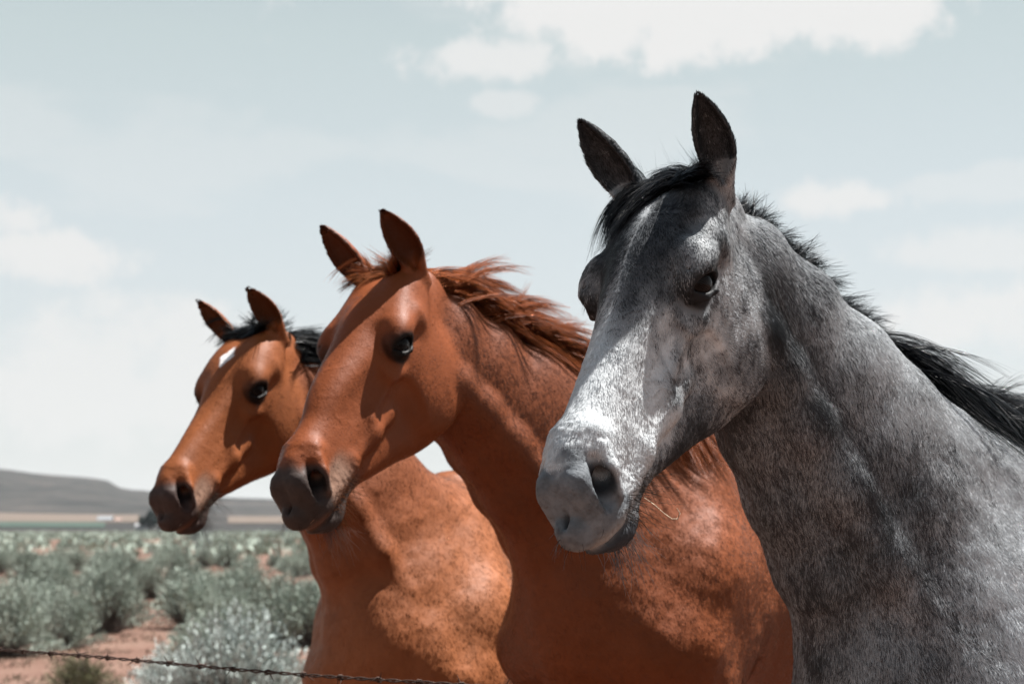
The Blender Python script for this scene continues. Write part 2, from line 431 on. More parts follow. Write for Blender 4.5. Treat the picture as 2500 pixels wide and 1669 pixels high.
def body_ops(f, H, sz, drop=0.0):
    b = 'b'; bf = 'bf'; s = sz
    def V3(x, y, z, _V=globals()['V3']): return _V(x, y, z - drop * max(0, 1 - z / 1.08) / s)
    f.sweep(bf, np.array([(.36, 0, 1.12), (.22, 0, 1.15), (0, 0, 1.19), (-.4, 0, 1.17), (-.8, 0, 1.19), (-1.12, 0, 1.25), (-1.34, 0, 1.22)]) * s,
            np.array([.15, .21, .25, .30, .29, .26, .17]) * s, np.array([.19, .27, .33, .34, .31, .26, .2]) * s, [(0, 0, 1)] * 7, k=.0)
    f.path(bf, [V3(.10, 0, 1.47) * s, V3(-.12, 0, 1.55) * s, V3(-.42, 0, 1.46) * s], [.05 * s, .055 * s, .05 * s], k=.10)
    f.path(b, [V3(.02, .10, 1.46) * s, V3(.18, .17, 1.22) * s, V3(.33, .155, 1.06) * s], [.055 * s, .075 * s, .085 * s], k=.10)       # blade to point of shoulder
    f.ell(b, V3(.12, .20, 1.12) * s, np.array([.13, .07, .20]) * s, k=.08)
    f.ell(b, V3(.36, .085, 1.13) * s, np.array([.07, .085, .12]) * s, k=.06)                                    # chest muscles
    f.path(b, [V3(.26, .17, 1.05) * s, V3(.12, .18, .86) * s, V3(.15, .17, .52) * s], [.11 * s, .085 * s, .048 * s], k=.05)
    f.path(b, [V3(.15, .17, .52) * s, V3(.14, .17, .46) * s, V3(.13, .165, .16) * s, V3(.17, .165, .06) * s], [.05 * s, .044 * s, .030 * s, .040 * s], k=.02)
    f.path(b, [V3(.17, .165, .07) * s, V3(.185, .165, .045) * s], [.048 * s, .055 * s], k=.01)
    f.path(b, [V3(-1.18, .15, 1.22) * s, V3(-.98, .19, .92) * s, V3(-1.16, .17, .62) * s], [.17 * s, .13 * s, .065 * s], k=.06)
    f.path(b, [V3(-1.16, .17, .60) * s, V3(-1.14, .165, .52) * s, V3(-1.06, .165, .16) * s, V3(-1.02, .165, .06) * s], [.055 * s, .046 * s, .032 * s, .042 * s], k=.02)
    f.path(b, [V3(-1.02, .165, .07) * s, V3(-1.0, .165, .045) * s], [.048 * s, .055 * s], k=.01)
    def flat(p): return p[..., 2] + drop - 0.004
    f.custom(b, flat, np.array([-.4, 0, -drop]), 2.0, k=.006, sub=True)

class Horse: pass
def build_horse(name, yaw, pitch, roll, T, hs, body_yaw, withers, bs, ears, neck, step, zones):
    """T: poll; withers: world point of the withers; hs, bs: head and body scale"""
    H = Horse(); H.name = name; t0 = time.time()
    M = pose_axes(yaw, pitch, roll); T = V3(*T); ln = R(neck.get('lean', 0)); Ry = np.array([[math.cos(ln), 0, -math.sin(ln)], [0, 1, 0], [math.sin(ln), 0, math.cos(ln)]])
    piv = T + M @ V3(.2, 0, -.05) * hs; M = Ry @ M; T = piv - M @ V3(.2, 0, -.05) * hs
    H.M = M; H.T = T; H.hs = hs
    f = Field(); f.frame('h', M / hs, T, True); f.frame('hf', M / hs, T)
    # head frames are scaled: a distance there is multiplied by hs when it returns
    Mb = pose_axes(body_yaw, 0); o = V3(withers[0], withers[1], 0) - Mb @ V3(-.12 * bs, 0, 0); o[2] = withers[2] - 1.605 * bs
    H.Mb = Mb; H.ob = o; H.bs = bs
    f.frame('b', Mb, o, True); f.frame('bf', Mb, o); f.frame('w', np.eye(3), (0, 0, 0))
    body_ops(f, H, bs, o[2])
    W = lambda p: o + Mb @ (V3(*p) * bs)
    Hd = lambda p: H.T + M @ (V3(*p) * hs)
    # neck: elliptic sections from the shoulders to the back of the head
    P0 = W(neck.get('base', (.06, 0, 1.19))); P3 = Hd((.045, 0, -.125)); L = np.linalg.norm(P3 - P0)
    d0 = norm(Mb @ V3(*neck.get('leave', (.86, 0, .50)))); d3 = norm(M @ V3(*neck.get('enter', (.55, 0, .62))))
    C = bezier([P0, P0 + d0 * L * neck.get('k0', .38), P3 - d3 * L * neck.get('k3', .30), P3], 9)
    tt = np.linspace(0, 1, 9)
    A = np.interp(tt, [0, .3, .6, .85, 1], np.array(neck.get('A', [.19, .14, .10, .072, .054])) * bs)
    Bd = np.interp(tt, [0, .3, .6, .85, 1], np.array(neck.get('B', [.32, .25, .19, .148, .122])) * bs)
    low = np.sin(np.clip((tt - .25) / .72, 0, 1) * math.pi) * .017 * bs; Bd = Bd - low
    U = []
    ub, uh = norm(Mb @ V3(-.62, 0, .80)), norm(M @ V3(-.60, 0, .80))
    for t_ in tt: U.append(ub * (1 - t_) + uh * t_)
    C = C - np.array([norm(u) for u in U]) * low[:, None]
    H.neckC, H.neckA, H.neckB, H.neckU = C, A, Bd, np.array(U)
    f.sweep('w', C, A, Bd, U, k=.09)
    f.path('w', [W((-.16, 0, 1.54)), W((.05, 0, 1.50)), C[2] + U[2] * Bd[2] * .78, C[4] + U[4] * Bd[4] * .70], [.055 * bs, .055 * bs, .05 * bs, .04 * bs], k=.12)
    # long neck muscles and the jugular groove
    side = []
    for i in range(9):
        tg = norm(C[min(i + 1, 8)] - C[max(i - 1, 0)]); u = norm(U[i] - tg * (U[i] @ tg)); side.append(np.cross(u, tg))
    H.side = np.array(side); Uo = np.array([norm(U[i] - norm(C[min(i + 1, 8)] - C[max(i - 1, 0)]) * (U[i] @ norm(C[min(i + 1, 8)] - C[max(i - 1, 0)]))) for i in range(9)]); H.Uo = Uo
    sgn = 1 if H.side[8] @ M[:, 1] > 0 else -1
    for s_ in (1, -1):
        sg = s_ * sgn
        f.path('w', [C[i] + H.side[i] * sg * A[i] * .72 - Uo[i] * Bd[i] * .60 for i in range(1, 9)], [.035 * bs] * 8, k=.03)
    # head, in its own scaled frame, joined with a tight crease behind the jaw
    hf = Field(); hf.frames = {k_: f.frames[k_] for k_ in ('h', 'hf')}
    head_ops(hf, name)
    for e in ears: ear_op(hf, **e)
    nb = len(f.ops)
    class Both:
        def eval(self, P, half):
            d = f.eval(P, half)
            loc = ((P.reshape(P.shape[0], -1, 3).mean(1) - H.T) @ M) / hs
            near = np.nonzero(np.linalg.norm(loc - V3(.28, 0, -.08), axis=1) < .52 + half / hs)[0]
            if len(near):
                dh = hf.eval(P[near], half / hs) * hs
                q = ((P[near] - H.T) @ M) / hs
                kk = np.interp(q[..., 0] - .2 * q[..., 2], [.0, .10], [.030, .012])
                d[near] = smin(d[near], dh, kk + 1e-4).astype(F32)
            return d
    fz = Both()
    lo, hi = zones['lo'], zones['hi']; seg = zones['fine']
    ax = [axis_coords(lo[j], hi[j], seg[j]) for j in range(3)]
    V, Q = mesh_field(fz, *ax)
    V, Q = keep_large(V, Q)
    V = relax(V, Q, 2, .35)
    H.V, H.Q = V, Q
    VB = V[:, None, :]; loc = ((V - T) @ M) / hs; sel = np.nonzero(np.linalg.norm(loc - V3(.28, 0, -.08), axis=1) < .5)[0]
    hm = np.zeros(len(V)); hm[sel] = sstep(-.010, .014, f.eval(VB[sel], .03)[:, 0] - hf.eval(VB[sel], .03)[:, 0] * hs); H.headmask = hm
    H.ears = ears; H.Nrm = vert_normals(V, Q)
    near = np.nonzero((V[Q[:, 0], 2] > 1.0) & (np.linalg.norm(V[Q[:, 0]] - H.T, axis=1) < 1.5))[0]
    us, inv = np.unique(Q[near], return_inverse=True)
    H.bvh = BVHTree.FromPolygons(V[us].tolist(), inv.reshape(-1, 4).tolist())
    H.L = ((V - H.T) @ M) / hs        # head-local coordinates of every vertex
    H.Bl = ((V - o) @ Mb) / bs
    H.time = time.time() - t0
    print(name, 'verts', len(V), 'in %.1fs' % H.time)
    return H

HS = {}
def zone(T, hs, w, body, seen, h):
    return dict(lo=body[0], hi=body[1], fine=[[(seen[0][0], seen[0][1], h)], [(seen[1][0], seen[1][1], h)], [(seen[2][0], seen[2][1], h)]])
GREY_EARS = [dict(base=(.004, .078, .000), axis=(-.10, .30, 1), face=(.9, .62, .1), bend=-.018, L=.156, W=.030),
             dict(base=(.006, -.070, -.002), axis=(-.10, -.30, 1), face=(.9, .10, .1), bend=.012, L=.160, W=.032)]
CH_EARS = [dict(base=(.006, .066, .010), axis=(-.05, .09, 1), face=(.9, .5, .1), bend=-.020, L=.156, W=.034),
           dict(base=(.008, -.066, .004), axis=(-.10, -.40, 1), face=(.9, .15, .1), bend=.014, L=.158, W=.032)]
BAY_EARS = [dict(base=(.008, .076, .006), axis=(-.05, .02, 1), face=(.9, .6, .1), bend=-.020, L=.155, W=.033),
            dict(base=(.008, -.076, .0), axis=(-.10, -.56, 1), face=(.9, .2, .1), bend=.016, L=.155, W=.030)]
def herd():
    z = zone(None, 1, None, ((-.30, 1.50, -.01), (2.6, 4.6, 2.30)), ((-.12, .95), (1.6, 3.1), (1.14, 2.28)), .0032)
    HS['grey'] = build_horse('grey', 38, 42, -2, (.274, 2.58, 1.45 + .505), 1.0, 43, (.95, 3.16, 1.61), 1.0, GREY_EARS, dict(lean=6.9), 0, z)
    z = zone(None, 1, None, ((-.75, 2.35, -.01), (2.1, 6.3, 2.30)), ((-.6, .6), (2.5, 4.1), (1.08, 2.25)), .0045)
    HS['chestnut'] = build_horse('chestnut', 31.5, 41, 1.5, (-.232, 3.55, 1.45 + .517), 1.0, 34, (.44, 4.3, 1.73), 1.0, CH_EARS, dict(lean=4.3), 0, z)
    z = zone(None, 1, None, ((-1.3, 2.9, -.01), (1.2, 7.3, 2.30)), ((-1.1, .0), (3.1, 4.9), (1.04, 2.2)), .0055)
    HS['bay'] = build_horse('bay', 30.5, 40.8, 2, (-.668 * .94, 4.56 * .94, 1.45 + .508 * .94), .94, 18, (-.17, 4.85, 1.575), .95, BAY_EARS, dict(lean=2.8), 0, z)
herd()
# ------------------------------------------------------------------ coats: pigment of every point with some painted shade, hair over it
from mathutils.bvhtree import BVHTree
def lerp(a, b, t): return a + (b - a) * t
def mixc(c, d, t): t = np.clip(t, 0, 1)[:, None]; return c * (1 - t) + np.asarray(d) * t

def regions(H):
    L = H.L; X, Y, Z = L[:, 0], L[:, 1], L[:, 2]; aY = np.abs(Y); Lm = np.stack([X, aY, Z], 1)
    r = {}
    # how far along and which side of the neck each point is
    d = np.linalg.norm(H.V[:, None, :] - H.neckC[None], axis=2) if len(H.V) < 50000 else np.stack([np.linalg.norm(H.V - c, axis=1) for c in H.neckC], 1)
    w = 1 / (d ** 4 + 1e-5); w /= w.sum(1, keepdims=True)
    H.nt = w @ np.linspace(0, 1, 9); rel = H.V - w @ H.neckC
    H.ndv = (rel * (w @ H.Uo)).sum(1) / (w @ H.neckB)          # +1 crest, -1 throat
    H.wt = w
    ishead = sstep(.02, .07, X - .28 * (Z + .10) * 0 - np.clip(-.12 - Z, 0, 1) * .0)
    ishead = H.headmask
    r['head'] = ishead
    ear = np.zeros(len(L)); ears_s = np.zeros(len(L))
    for e in H.ears:
        a = norm(e['axis']); q = L - V3(*e['base']); s = (q @ a) / e['L']; rad = np.linalg.norm(q - np.outer(q @ a, a), axis=1)
        m = (s > .02) & (rad < .05) & (s < 1.2) & (Z > .03); ear = np.maximum(ear, m * sstep(.02, .2, s)); ears_s = np.where(m, s, ears_s)
    r['ear'], r['ears'] = ear, ears_s
    r['ear_in'] = np.zeros(len(L))
    for e in H.ears:
        a = norm(e['axis']); n = norm(V3(*e['face']) - a * (V3(*e['face']) @ a)); w_ = np.cross(a, n)
        q = L - V3(*e['base']); s = (q @ a) / e['L']; NL = (H.Nrm @ H.M)
        m = (ear > 0) & (NL @ n > .1) & (np.linalg.norm(q - np.outer(q @ a, a), axis=1) < .05)
        r['ear_in'] = np.maximum(r['ear_in'], m * sstep(.05, .25, s) * (1 - sstep(.75, 1., s)))
    r['eyed'] = np.linalg.norm((Lm - EYE) / V3(1, 1, 1), axis=1)
    r['Lm'] = Lm
    # bare dark skin of the muzzle, with an uneven border
    nz = fbm(L, 45, 4, 5) - .5
    front = X - .5 + .30 * np.clip(-.07 - Z, -.1, .03) + nz * .10
    r['muz'] = sstep(.015, .06, front + .0) * (X > .42) * ishead
    r['nosd'] = np.linalg.norm((Lm - V3(.553, .040, -.08)) / V3(1, 1, 1.3), axis=1)
    return r

def coat_grey(H, r):
    L, Lm = H.L, r['Lm']; X, Y, Z = L.T; aY = np.abs(Y); V = H.V
    big = fbm(V, 9, 3, 1); mid = fbm(V, 30, 3, 2); fine = fbm(V * V3(1, 1, .5), 90, 2, 3)
    w = .34 + (mid - .5) * .9 + (fine - .5) * .35
    hd = r['head']
    # head
    h = .60 + (mid - .5) * .85 + (fine - .5) * .3
    white = sstep(.25, .37, X - .15 * np.clip(-.11 - Z, 0, .2) + (mid - .5) * .12 + .25*np.clip(Z+.04,-.02,.03)) * (1 - sstep(-.125, -.165, Z))
    h = lerp(h, .88 + (fine - .5) * .1, white)
    dark = sstep(.098, .060, aY - (mid - .5) * .03) * sstep(.31, .20, X + (mid - .5) * .08) * sstep(-.07, -.02, Z)
    h = lerp(h, .03 + (fine - .5) * .16, dark * .95)  # charcoal coat patch, with the ear's shadow band painted in too
    star = np.exp(-((Y + .004) / (.010 + .035 * np.clip(X - .12, 0, .2))) ** 2) * sstep(.06, .10, X) * (1 - sstep(.3, .36, X))
    h = lerp(h, .04, np.maximum(blob(L, (.265, .022, .0), (.075, .022, .04)), blob(L, (.20, -.045, .01), (.08, .03, .05))) * .85)
    h = lerp(h, .86, star * (.30 + .5 * blob(L, (.105, 0, .03), (.03, .02, .05)) + .2 * (fine - .5)))
    h = lerp(h, .55, np.exp(-((aY - .0) / .02) ** 2) * sstep(.09, .05, X) * sstep(-.02, .02, X) * .7)
    rim = sstep(.062, .036, r['eyed']); h = lerp(h, .15, rim * .85)
    h = lerp(h, .62 + (fine - .5) * .5, blob(Lm, (.185, .09, -.012), (.04, .04, .012)) * .8)
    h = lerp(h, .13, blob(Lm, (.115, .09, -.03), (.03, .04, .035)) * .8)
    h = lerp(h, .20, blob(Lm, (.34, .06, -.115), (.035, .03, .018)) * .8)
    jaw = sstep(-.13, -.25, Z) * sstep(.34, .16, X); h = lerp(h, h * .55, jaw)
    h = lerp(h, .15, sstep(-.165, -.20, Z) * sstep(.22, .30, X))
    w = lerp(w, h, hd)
    # neck and body
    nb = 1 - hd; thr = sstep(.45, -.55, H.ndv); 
    body = 1.02 + (mid - .5) * .35 + (big - .5) * .9 - .55 * sstep(.10, .36, H.Bl[:, 0]) * sstep(.20, .05, np.abs(H.Bl[:, 1])) + (fine - .5) * .3  # chest front darkened: its shade is put into the coat
    neck = .70 + (mid - .5) * .3 + (big - .5) * .55 - .36 * thr - .26 * sstep(.62, .85, H.nt) * sstep(.75, .2, H.ndv)  # throat and band behind the jaw darkened, jaw shade painted into the coat
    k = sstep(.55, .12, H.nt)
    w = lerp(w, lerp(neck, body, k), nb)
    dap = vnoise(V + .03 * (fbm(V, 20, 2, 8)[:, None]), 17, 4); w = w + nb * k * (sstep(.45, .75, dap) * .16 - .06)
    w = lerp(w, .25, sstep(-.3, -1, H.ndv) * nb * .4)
    # legs
    w = lerp(w, .15, sstep(.95, .5, H.V[:, 2]) * nb)
    w = lerp(w, .22, r['ear'] * .9); w = lerp(w, .02, r['ear'] * sstep(.7, .9, r['ears'])); w = lerp(w, .07, r['ear_in'] * .9)
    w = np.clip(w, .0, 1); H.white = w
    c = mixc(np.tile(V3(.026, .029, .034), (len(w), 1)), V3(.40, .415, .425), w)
    c = mixc(c, V3(.50, .52, .53), sstep(.62, .86, w) * hd)
    rust = sstep(.55, .72, fbm(V, 14, 3, 11)) * nb * .25; c = c * (1 + rust[:, None] * V3(.25, -.02, -.1))
    # slate skin on the nose and lips
    skin = V3(.115, .125, .135) * (.35 + 1.3 * fbm(V, 70, 4, 6, .65))[:, None]
    skin = mixc(skin, V3(.42, .40, .38), sstep(-.128, -.150, Z) * sstep(-.166, -.156, Z) * sstep(.53, .56, X) * .5 * hd)
    m = np.maximum(r['muz'], sstep(.034, .020, r['nosd'])) * hd; c = c * (1 - m[:, None]) + skin * m[:, None]
    low = sstep(-.160, -.172, Z) * sstep(.45, .49, X) * hd; c = mixc(c, V3(.035, .037, .042), low)
    c = mixc(c, V3(.012, .012, .014), sstep(.024, .013, r['nosd']) * .95)  # inside of the nostril painted near black, depth shade in the colour
    c = mixc(c, V3(.008, .008, .009), sstep(.042, .034, r['eyed']) * .94)
    H.fur = (1 - m * .45) * sstep(.028, .038, r['eyed'])
    return c

def coat_brown(H, r, base, body, neck, muzz, star):
    L, Lm = H.L, r['Lm']; X, Y, Z = L.T; aY = np.abs(Y); V = H.V
    big = fbm(V, 7, 3, 1); mid = fbm(V, 28, 3, 2); fine = fbm(V, 90, 2, 3)
    hd = r['head']; k = sstep(.55, .10, H.nt)
    c = mixc(np.tile(np.asarray(neck, float), (len(X), 1)), body, k); c = mixc(c, base, hd)
    c = c * (1 + (mid - .5) * .16 + (fine - .5) * .12 + (big - .5) * .40)[:, None]
    c = mixc(c, np.asarray(base) * .55, sstep(.052, .034, r['eyed']) * .7)
    c = mixc(c, V3(.008, .006, .005), sstep(.042, .034, r['eyed']))
    c = mixc(c, V3(.26, .17, .125), sstep(.44, .49, X) * sstep(-.075, -.10, Z) * (1 - sstep(.55, .57, X)) * .75 * hd)
    skin = np.asarray(muzz) * (.7 + .6 * fbm(V, 110, 3, 6))[:, None]
    m = np.maximum(sstep(.03, .065, X - .5 + .25 * np.clip(-.07 - Z, -.1, .03) + (mid - .5) * .03), sstep(.036, .022, r['nosd']))
    m = np.maximum(m, sstep(-.145, -.165, Z) * sstep(.42, .47, X)) * hd
    c = c * (1 - m[:, None]) + skin * m[:, None]
    c = mixc(c, V3(.16, .075, .045), sstep(-.135, -.152, Z) * sstep(-.168, -.158, Z) * sstep(.55, .58, X) * .6 * hd)
    c = mixc(c, V3(.010, .008, .008), sstep(.024, .013, r['nosd']) * .95)  # nostril hollow blackened: shade of the opening put into its colour
    c = mixc(c, np.asarray(base) * .28, r['ear_in'] * .85); c = mixc(c, np.asarray(base) * .25, r['ear'] * sstep(.8, .95, r['ears']))
    if star:
        s = sstep(1.0, .75, np.abs((X - .138) / .046) + np.abs((Y + .002) / .026) + (fine - .5) * .5) * (Z > -.02)
        c = mixc(c, V3(.72, .70, .68), s)
        c = mixc(c, V3(.012, .011, .011), sstep(.85, .55, H.V[:, 2]) * (1 - hd))
    H.fur = (1 - m * .45) * sstep(.028, .038, r['eyed']); H.white = np.zeros(len(X))
    return c

def mat_skin(name, rough, spec):
    m = bpy.data.materials.new(name); m.use_nodes = True; t = m.node_tree; L = t.links.new; b = t.nodes['Principled BSDF']
    a = N(t, 'ShaderNodeAttribute', attribute_name='coat')
    L(a.outputs['Color'], b.inputs['Base Color']); b.inputs['Roughness'].default_value = rough; b.inputs['Specular IOR Level'].default_value = spec
    tc = N(t, 'ShaderNodeTexCoord')
    n1 = N(t, 'ShaderNodeTexNoise'); n1.inputs['Scale'].default_value = 260; n1.inputs['Detail'].default_value = 4; L(tc.outputs['Object'], n1.inputs['Vector'])
    n2 = N(t, 'ShaderNodeTexNoise'); n2.inputs['Scale'].default_value = 55; n2.inputs['Detail'].default_value = 3; L(tc.outputs['Object'], n2.inputs['Vector'])
    ad = N(t, 'ShaderNodeMath', operation='MULTIPLY_ADD'); L(n2.outputs[0], ad.inputs[0]); ad.inputs[1].default_value = 1.6; L(n1.outputs[0], ad.inputs[2])
    bp = N(t, 'ShaderNodeBump'); bp.inputs['Strength'].default_value = .22; bp.inputs['Distance'].default_value = .003; L(ad.outputs[0], bp.inputs['Height']); L(bp.outputs[0], b.inputs['Normal'])
    return m
def mat_fur(name, rough, spec, sheen=None):
    m = bpy.data.materials.new(name); m.use_nodes = True; t = m.node_tree; L = t.links.new; b = t.nodes['Principled BSDF']
    a = N(t, 'ShaderNodeAttribute', attribute_name='tint'); L(a.outputs['Color'], b.inputs['Base Color'])
    g = N(t, 'ShaderNodeAttribute', attribute_name='lay'); L(g.outputs['Vector'], b.inputs['Normal'])
    b.inputs['Roughness'].default_value = rough; b.inputs['Specular IOR Level'].default_value = spec
    return m
def mat_hair(name, col=None):
    m = mat_fur(name, .42, .16); return m
def add_curves(name, P, rad, tint, mat, parent, lay=None):
    """P: (n, k, 3) strands, rad: (n, k), tint: (n, 3)"""
    n, k = P.shape[:2]; cu = bpy.data.hair_curves.new(name); cu.add_curves([k] * n)
    cu.attributes['position'].data.foreach_set('vector', np.asarray(P, F32).ravel())
    ra = cu.attributes.get('radius') or cu.attributes.new('radius', 'FLOAT', 'POINT'); ra.data.foreach_set('value', np.asarray(rad, F32).ravel())
    tt = cu.attributes.new('tint', 'FLOAT_COLOR', 'CURVE'); c4 = np.ones((n, 4), F32); c4[:, :3] = np.clip(tint, 0, 1); tt.data.foreach_set('color', c4.ravel())
    if lay is None: lay = np.tile([0, 0, 1.], (n, 1))
    if True:
        l = cu.attributes.new('lay', 'FLOAT_VECTOR', 'CURVE'); l.data.foreach_set('vector', np.asarray(lay, F32).ravel())
    cu.materials.append(mat)
    o = bpy.data.objects.new(name, cu); COL.objects.link(o); o.parent = parent
    return o

def flow(H, r):
    """lie of the hair over the body"""
    M = H.M; L = H.L; X, Y, Z = L.T; n = len(X)
    up = np.exp(-((X - .105) / .03) ** 2) * 0
    fx = np.where((X < .105) & (np.abs(Y) < .05) & (Z > -.02), -1.0, .75)
    fx = lerp(fx, np.full(n, -.25), sstep(-.05, -.11, Z) * sstep(.30, .20, X))
    fz = -.5 - .6 * sstep(-.04, -.12, Z); fy = np.sign(Y) * .45 * sstep(-.02, .01, Z)
    star = blob(L, (.105, 0, .03), (.035, .03, .05))
    F = np.stack([fx, fy, fz], 1); rad = (L - V3(.105, 0, .03)) * 25; F = F * (1 - star[:, None]) + rad * star[:, None] * 1.5
    Fh = F @ M.T
    tg = np.gradient(H.neckC, axis=0); tg /= np.linalg.norm(tg, axis=1, keepdims=True)
    Fn = -(H.wt @ tg) * .9 - (H.wt @ H.Uo) * .55
    Fb = np.tile(-H.Mb[:, 0] * .55 - V3(0, 0, .8), (n, 1)); k = sstep(.35, .0, H.nt)[:, None]
    Fn = Fn * (1 - k) + Fb * k
    hd = r['head'][:, None]; F = Fn * (1 - hd) + Fh * hd
    for e in H.ears:
        a = norm(e['axis']); q = L - V3(*e['base']); m = (r['ear'] > 0) & (np.linalg.norm(q - np.outer(q @ a, a), axis=1) < .05)
        nn = norm(V3(*e['face'])); F[m] = (a + V3(0, 0, 0)) @ M.T
    return F

def grow_coat(H, r, count, length, radius, mat, parent, tintf, clump=.5):
    V, Q = H.Vd, H.Q; ctr = V[Q].mean(1); fn = H.Nrm[Q].mean(1)
    view = V3(0, 0, CAM_H) - ctr; dist = np.linalg.norm(view, axis=1); cosv = (fn * view).sum(1) / dist
    px = 1250 + F_PX * ctr[:, 0] / np.maximum(ctr[:, 1], .1)
    py = 834.5 - F_PX * (np.tan(np.arctan2(ctr[:, 2] - CAM_H, ctr[:, 1]) - TILT))
    area = np.linalg.norm(np.cross(V[Q[:, 2]] - V[Q[:, 0]], V[Q[:, 3]] - V[Q[:, 1]]), axis=1) / 2
    furf = H.fur[Q].mean(1)
    w = area * sstep(-.35, .1, cosv) * (.12 + .88 * (px > -150) * (px < 2700) * (py < 1850)) * sstep(3300, 2200, py) * furf * (1.6 - .9 * np.clip(cosv, 0, 1))
    g = np.random.default_rng(11); fi = g.choice(len(Q), count, p=w / w.sum())
    bc = g.dirichlet((1, 1, 1, 1), count); P0 = (V[Q[fi]] * bc[:, :, None]).sum(1); Nn = (H.Nrm[Q[fi]] * bc[:, :, None]).sum(1); Nn /= np.linalg.norm(Nn, axis=1, keepdims=True)
    Fl = flow(H, r); F = Fl[Q[fi, 0]]; F = F - Nn * (F * Nn).sum(1, keepdims=True); F /= np.linalg.norm(F, axis=1, keepdims=True) + 1e-9
    S = np.cross(Nn, F)
    ang = ((vnoise(P0, 38, 21) - .5) * .75 + (vnoise(P0, 160, 22) - .5) * .5 + g.normal(0, .14, count)) * (1 if H.name == 'grey' else .55)
    D = F * np.cos(ang)[:, None] + S * np.sin(ang)[:, None]
    isear = r['ear'][Q[fi, 0]]; inear = r['ear_in'][Q[fi, 0]]; fz = H.fur[Q[fi, 0]]
    hdm = r['head'][Q[fi, 0]]
    Ln = length * (1 - .38 * hdm) * (1 - .3 * isear) * (.65 + .7 * g.random(count)) * (.30 + .70 * fz) * (1 + .1 * isear + .4 * inear)
    lift = (.20 + .14 * g.random(count) + .18 * (vnoise(P0, 70, 23) - .5)) * (1 + .3 * isear + .5 * inear)
    k = 4; t = np.linspace(0, 1, k)
    lift = lift * (1 if H.name == 'grey' else .9)
    P = P0[:, None, :] - Nn[:, None, :] * .0006 + (D[:, None, :] * t[None, :, None] + Nn[:, None, :] * (lift[:, None] * (t - .45 * t * t)[None])[:, :, None]) * Ln[:, None, None]
    rad = radius * (1 - t * .8)[None] * (.7 + .6 * g.random(count))[:, None] * np.ones((count, 1))
    tint = tintf(fi, P0, g)
    lay = Nn + D * .20 + g.normal(0, .10 if H.name == 'grey' else .05, (count, 3)); lay /= np.linalg.norm(lay, axis=1, keepdims=True)
    o = add_curves('coat_hair', P, rad, tint, mat, parent, lay); o['kind'] = 'stuff'
    return o

def guides_to_hair(guides, per, spread, tipspread, g, wave=.0):
    """children round each guide: (m,k,3) -> (m*per,k,3)"""
    m, k = guides.shape[:2]; t = np.linspace(0, 1, k)
    off = g.normal(0, 1, (m * per, 3)); o2 = g.normal(0, 1, (m * per, 3))
    P = np.repeat(guides, per, 0)
    P = P + off[:, None, :] * (spread * (1 - .6 * t))[None, :, None] + o2[:, None, :] * (tipspread * t ** 1.5)[None, :, None]
    if wave:
        ph = g.random((m * per, 1)) * 6.28; P = P + np.sin(ph + t[None] * 9)[:, :, None] * wave * o2[:, None, :] * .5
    cut = .72 + .28 * g.random(m * per)
    # shorten some
    tt = t[None] * cut[:, None] * (k - 1); i = np.minimum(tt.astype(int), k - 2); f = (tt - i)[:, :, None]
    idx = np.arange(len(P))[:, None]
    return P[idx, i] * (1 - f) + P[idx, i + 1] * f

def run_guide(H, root, d, L, k=9, grav=.5, dvec=None, lift=.006, curl=0):
    """walk a strand outwards, sagging, and keep it outside the body"""
    P = [np.array(root)]; d = norm(d); st = L / (k - 1)
    for i in range(k - 1):
        d = norm(d + V3(0, 0, -1) * grav * st * 10 * .35 + (dvec * st * 10 * .3 if dvec is not None else 0))
        p = P[-1] + d * st
        loc, nn, idx, dist = H.bvh.find_nearest(Vector(p))
        if loc is not None:
            nn = np.array(nn); s = (p - np.array(loc)) @ nn
            if s < lift and dist < .1: p = np.array(loc) + nn * lift; d = norm(p - P[-1])
        P.append(p)
    return np.array(P)
def crest(H, t, side=0.0):
    """point on the crest of the neck, t 0 at the withers, 1 at the poll"""
    x = t * 8; i = min(int(x), 7); f = x - i
    C = H.neckC[i] * (1 - f) + H.neckC[i + 1] * f; U = norm(H.Uo[i] * (1 - f) + H.Uo[i + 1] * f); S = norm(H.side[i] * (1 - f) + H.side[i + 1] * f)
    tg = norm(H.neckC[i + 1] - H.neckC[i])
    if S @ H.M[:, 1] < 0: S = -S
    o = C + U * .45 + S * side
    h = H.bvh.ray_cast(Vector(o), Vector(-U), .6)
    p = np.array(h[0]) if h[0] is not None else C + U * H.neckB[i]
    return p, U, S, tg
# ------------------------------------------------------------------ the three horses
def tag(o, label=None, cat=None, group=None, kind=None):
    if label: o['label'] = label
    if cat: o['category'] = cat
    if group: o['group'] = group
    if kind: o['kind'] = kind
    return o
def mat_eye():
    m = bpy.data.materials.new('horse_eye'); m.use_nodes = True; b = m.node_tree.nodes['Principled BSDF']
    b.inputs['Base Color'].default_value = (.012, .009, .008, 1); b.inputs['Roughness'].default_value = .04; b.inputs['IOR'].default_value = 1.18
    b.inputs['Specular IOR Level'].default_value = .5
    return m
def sphere_mesh(name, r, mat, u=32, v=20, flat=1.0):
    th = np.linspace(0, 2 * np.pi, u, endpoint=False); ph = np.linspace(0, np.pi, v)
    P = np.array([[r * math.sin(p) * math.cos(t), r * math.sin(p) * math.sin(t), r * math.cos(p)] for p in ph for t in th])
    F = [[i * u + j, i * u + (j + 1) % u, (i + 1) * u + (j + 1) % u, (i + 1) * u + j] for i in range(v - 1) for j in range(u)]
    return P, np.array(F)[:, ::-1]
EYE_M = mat_eye()
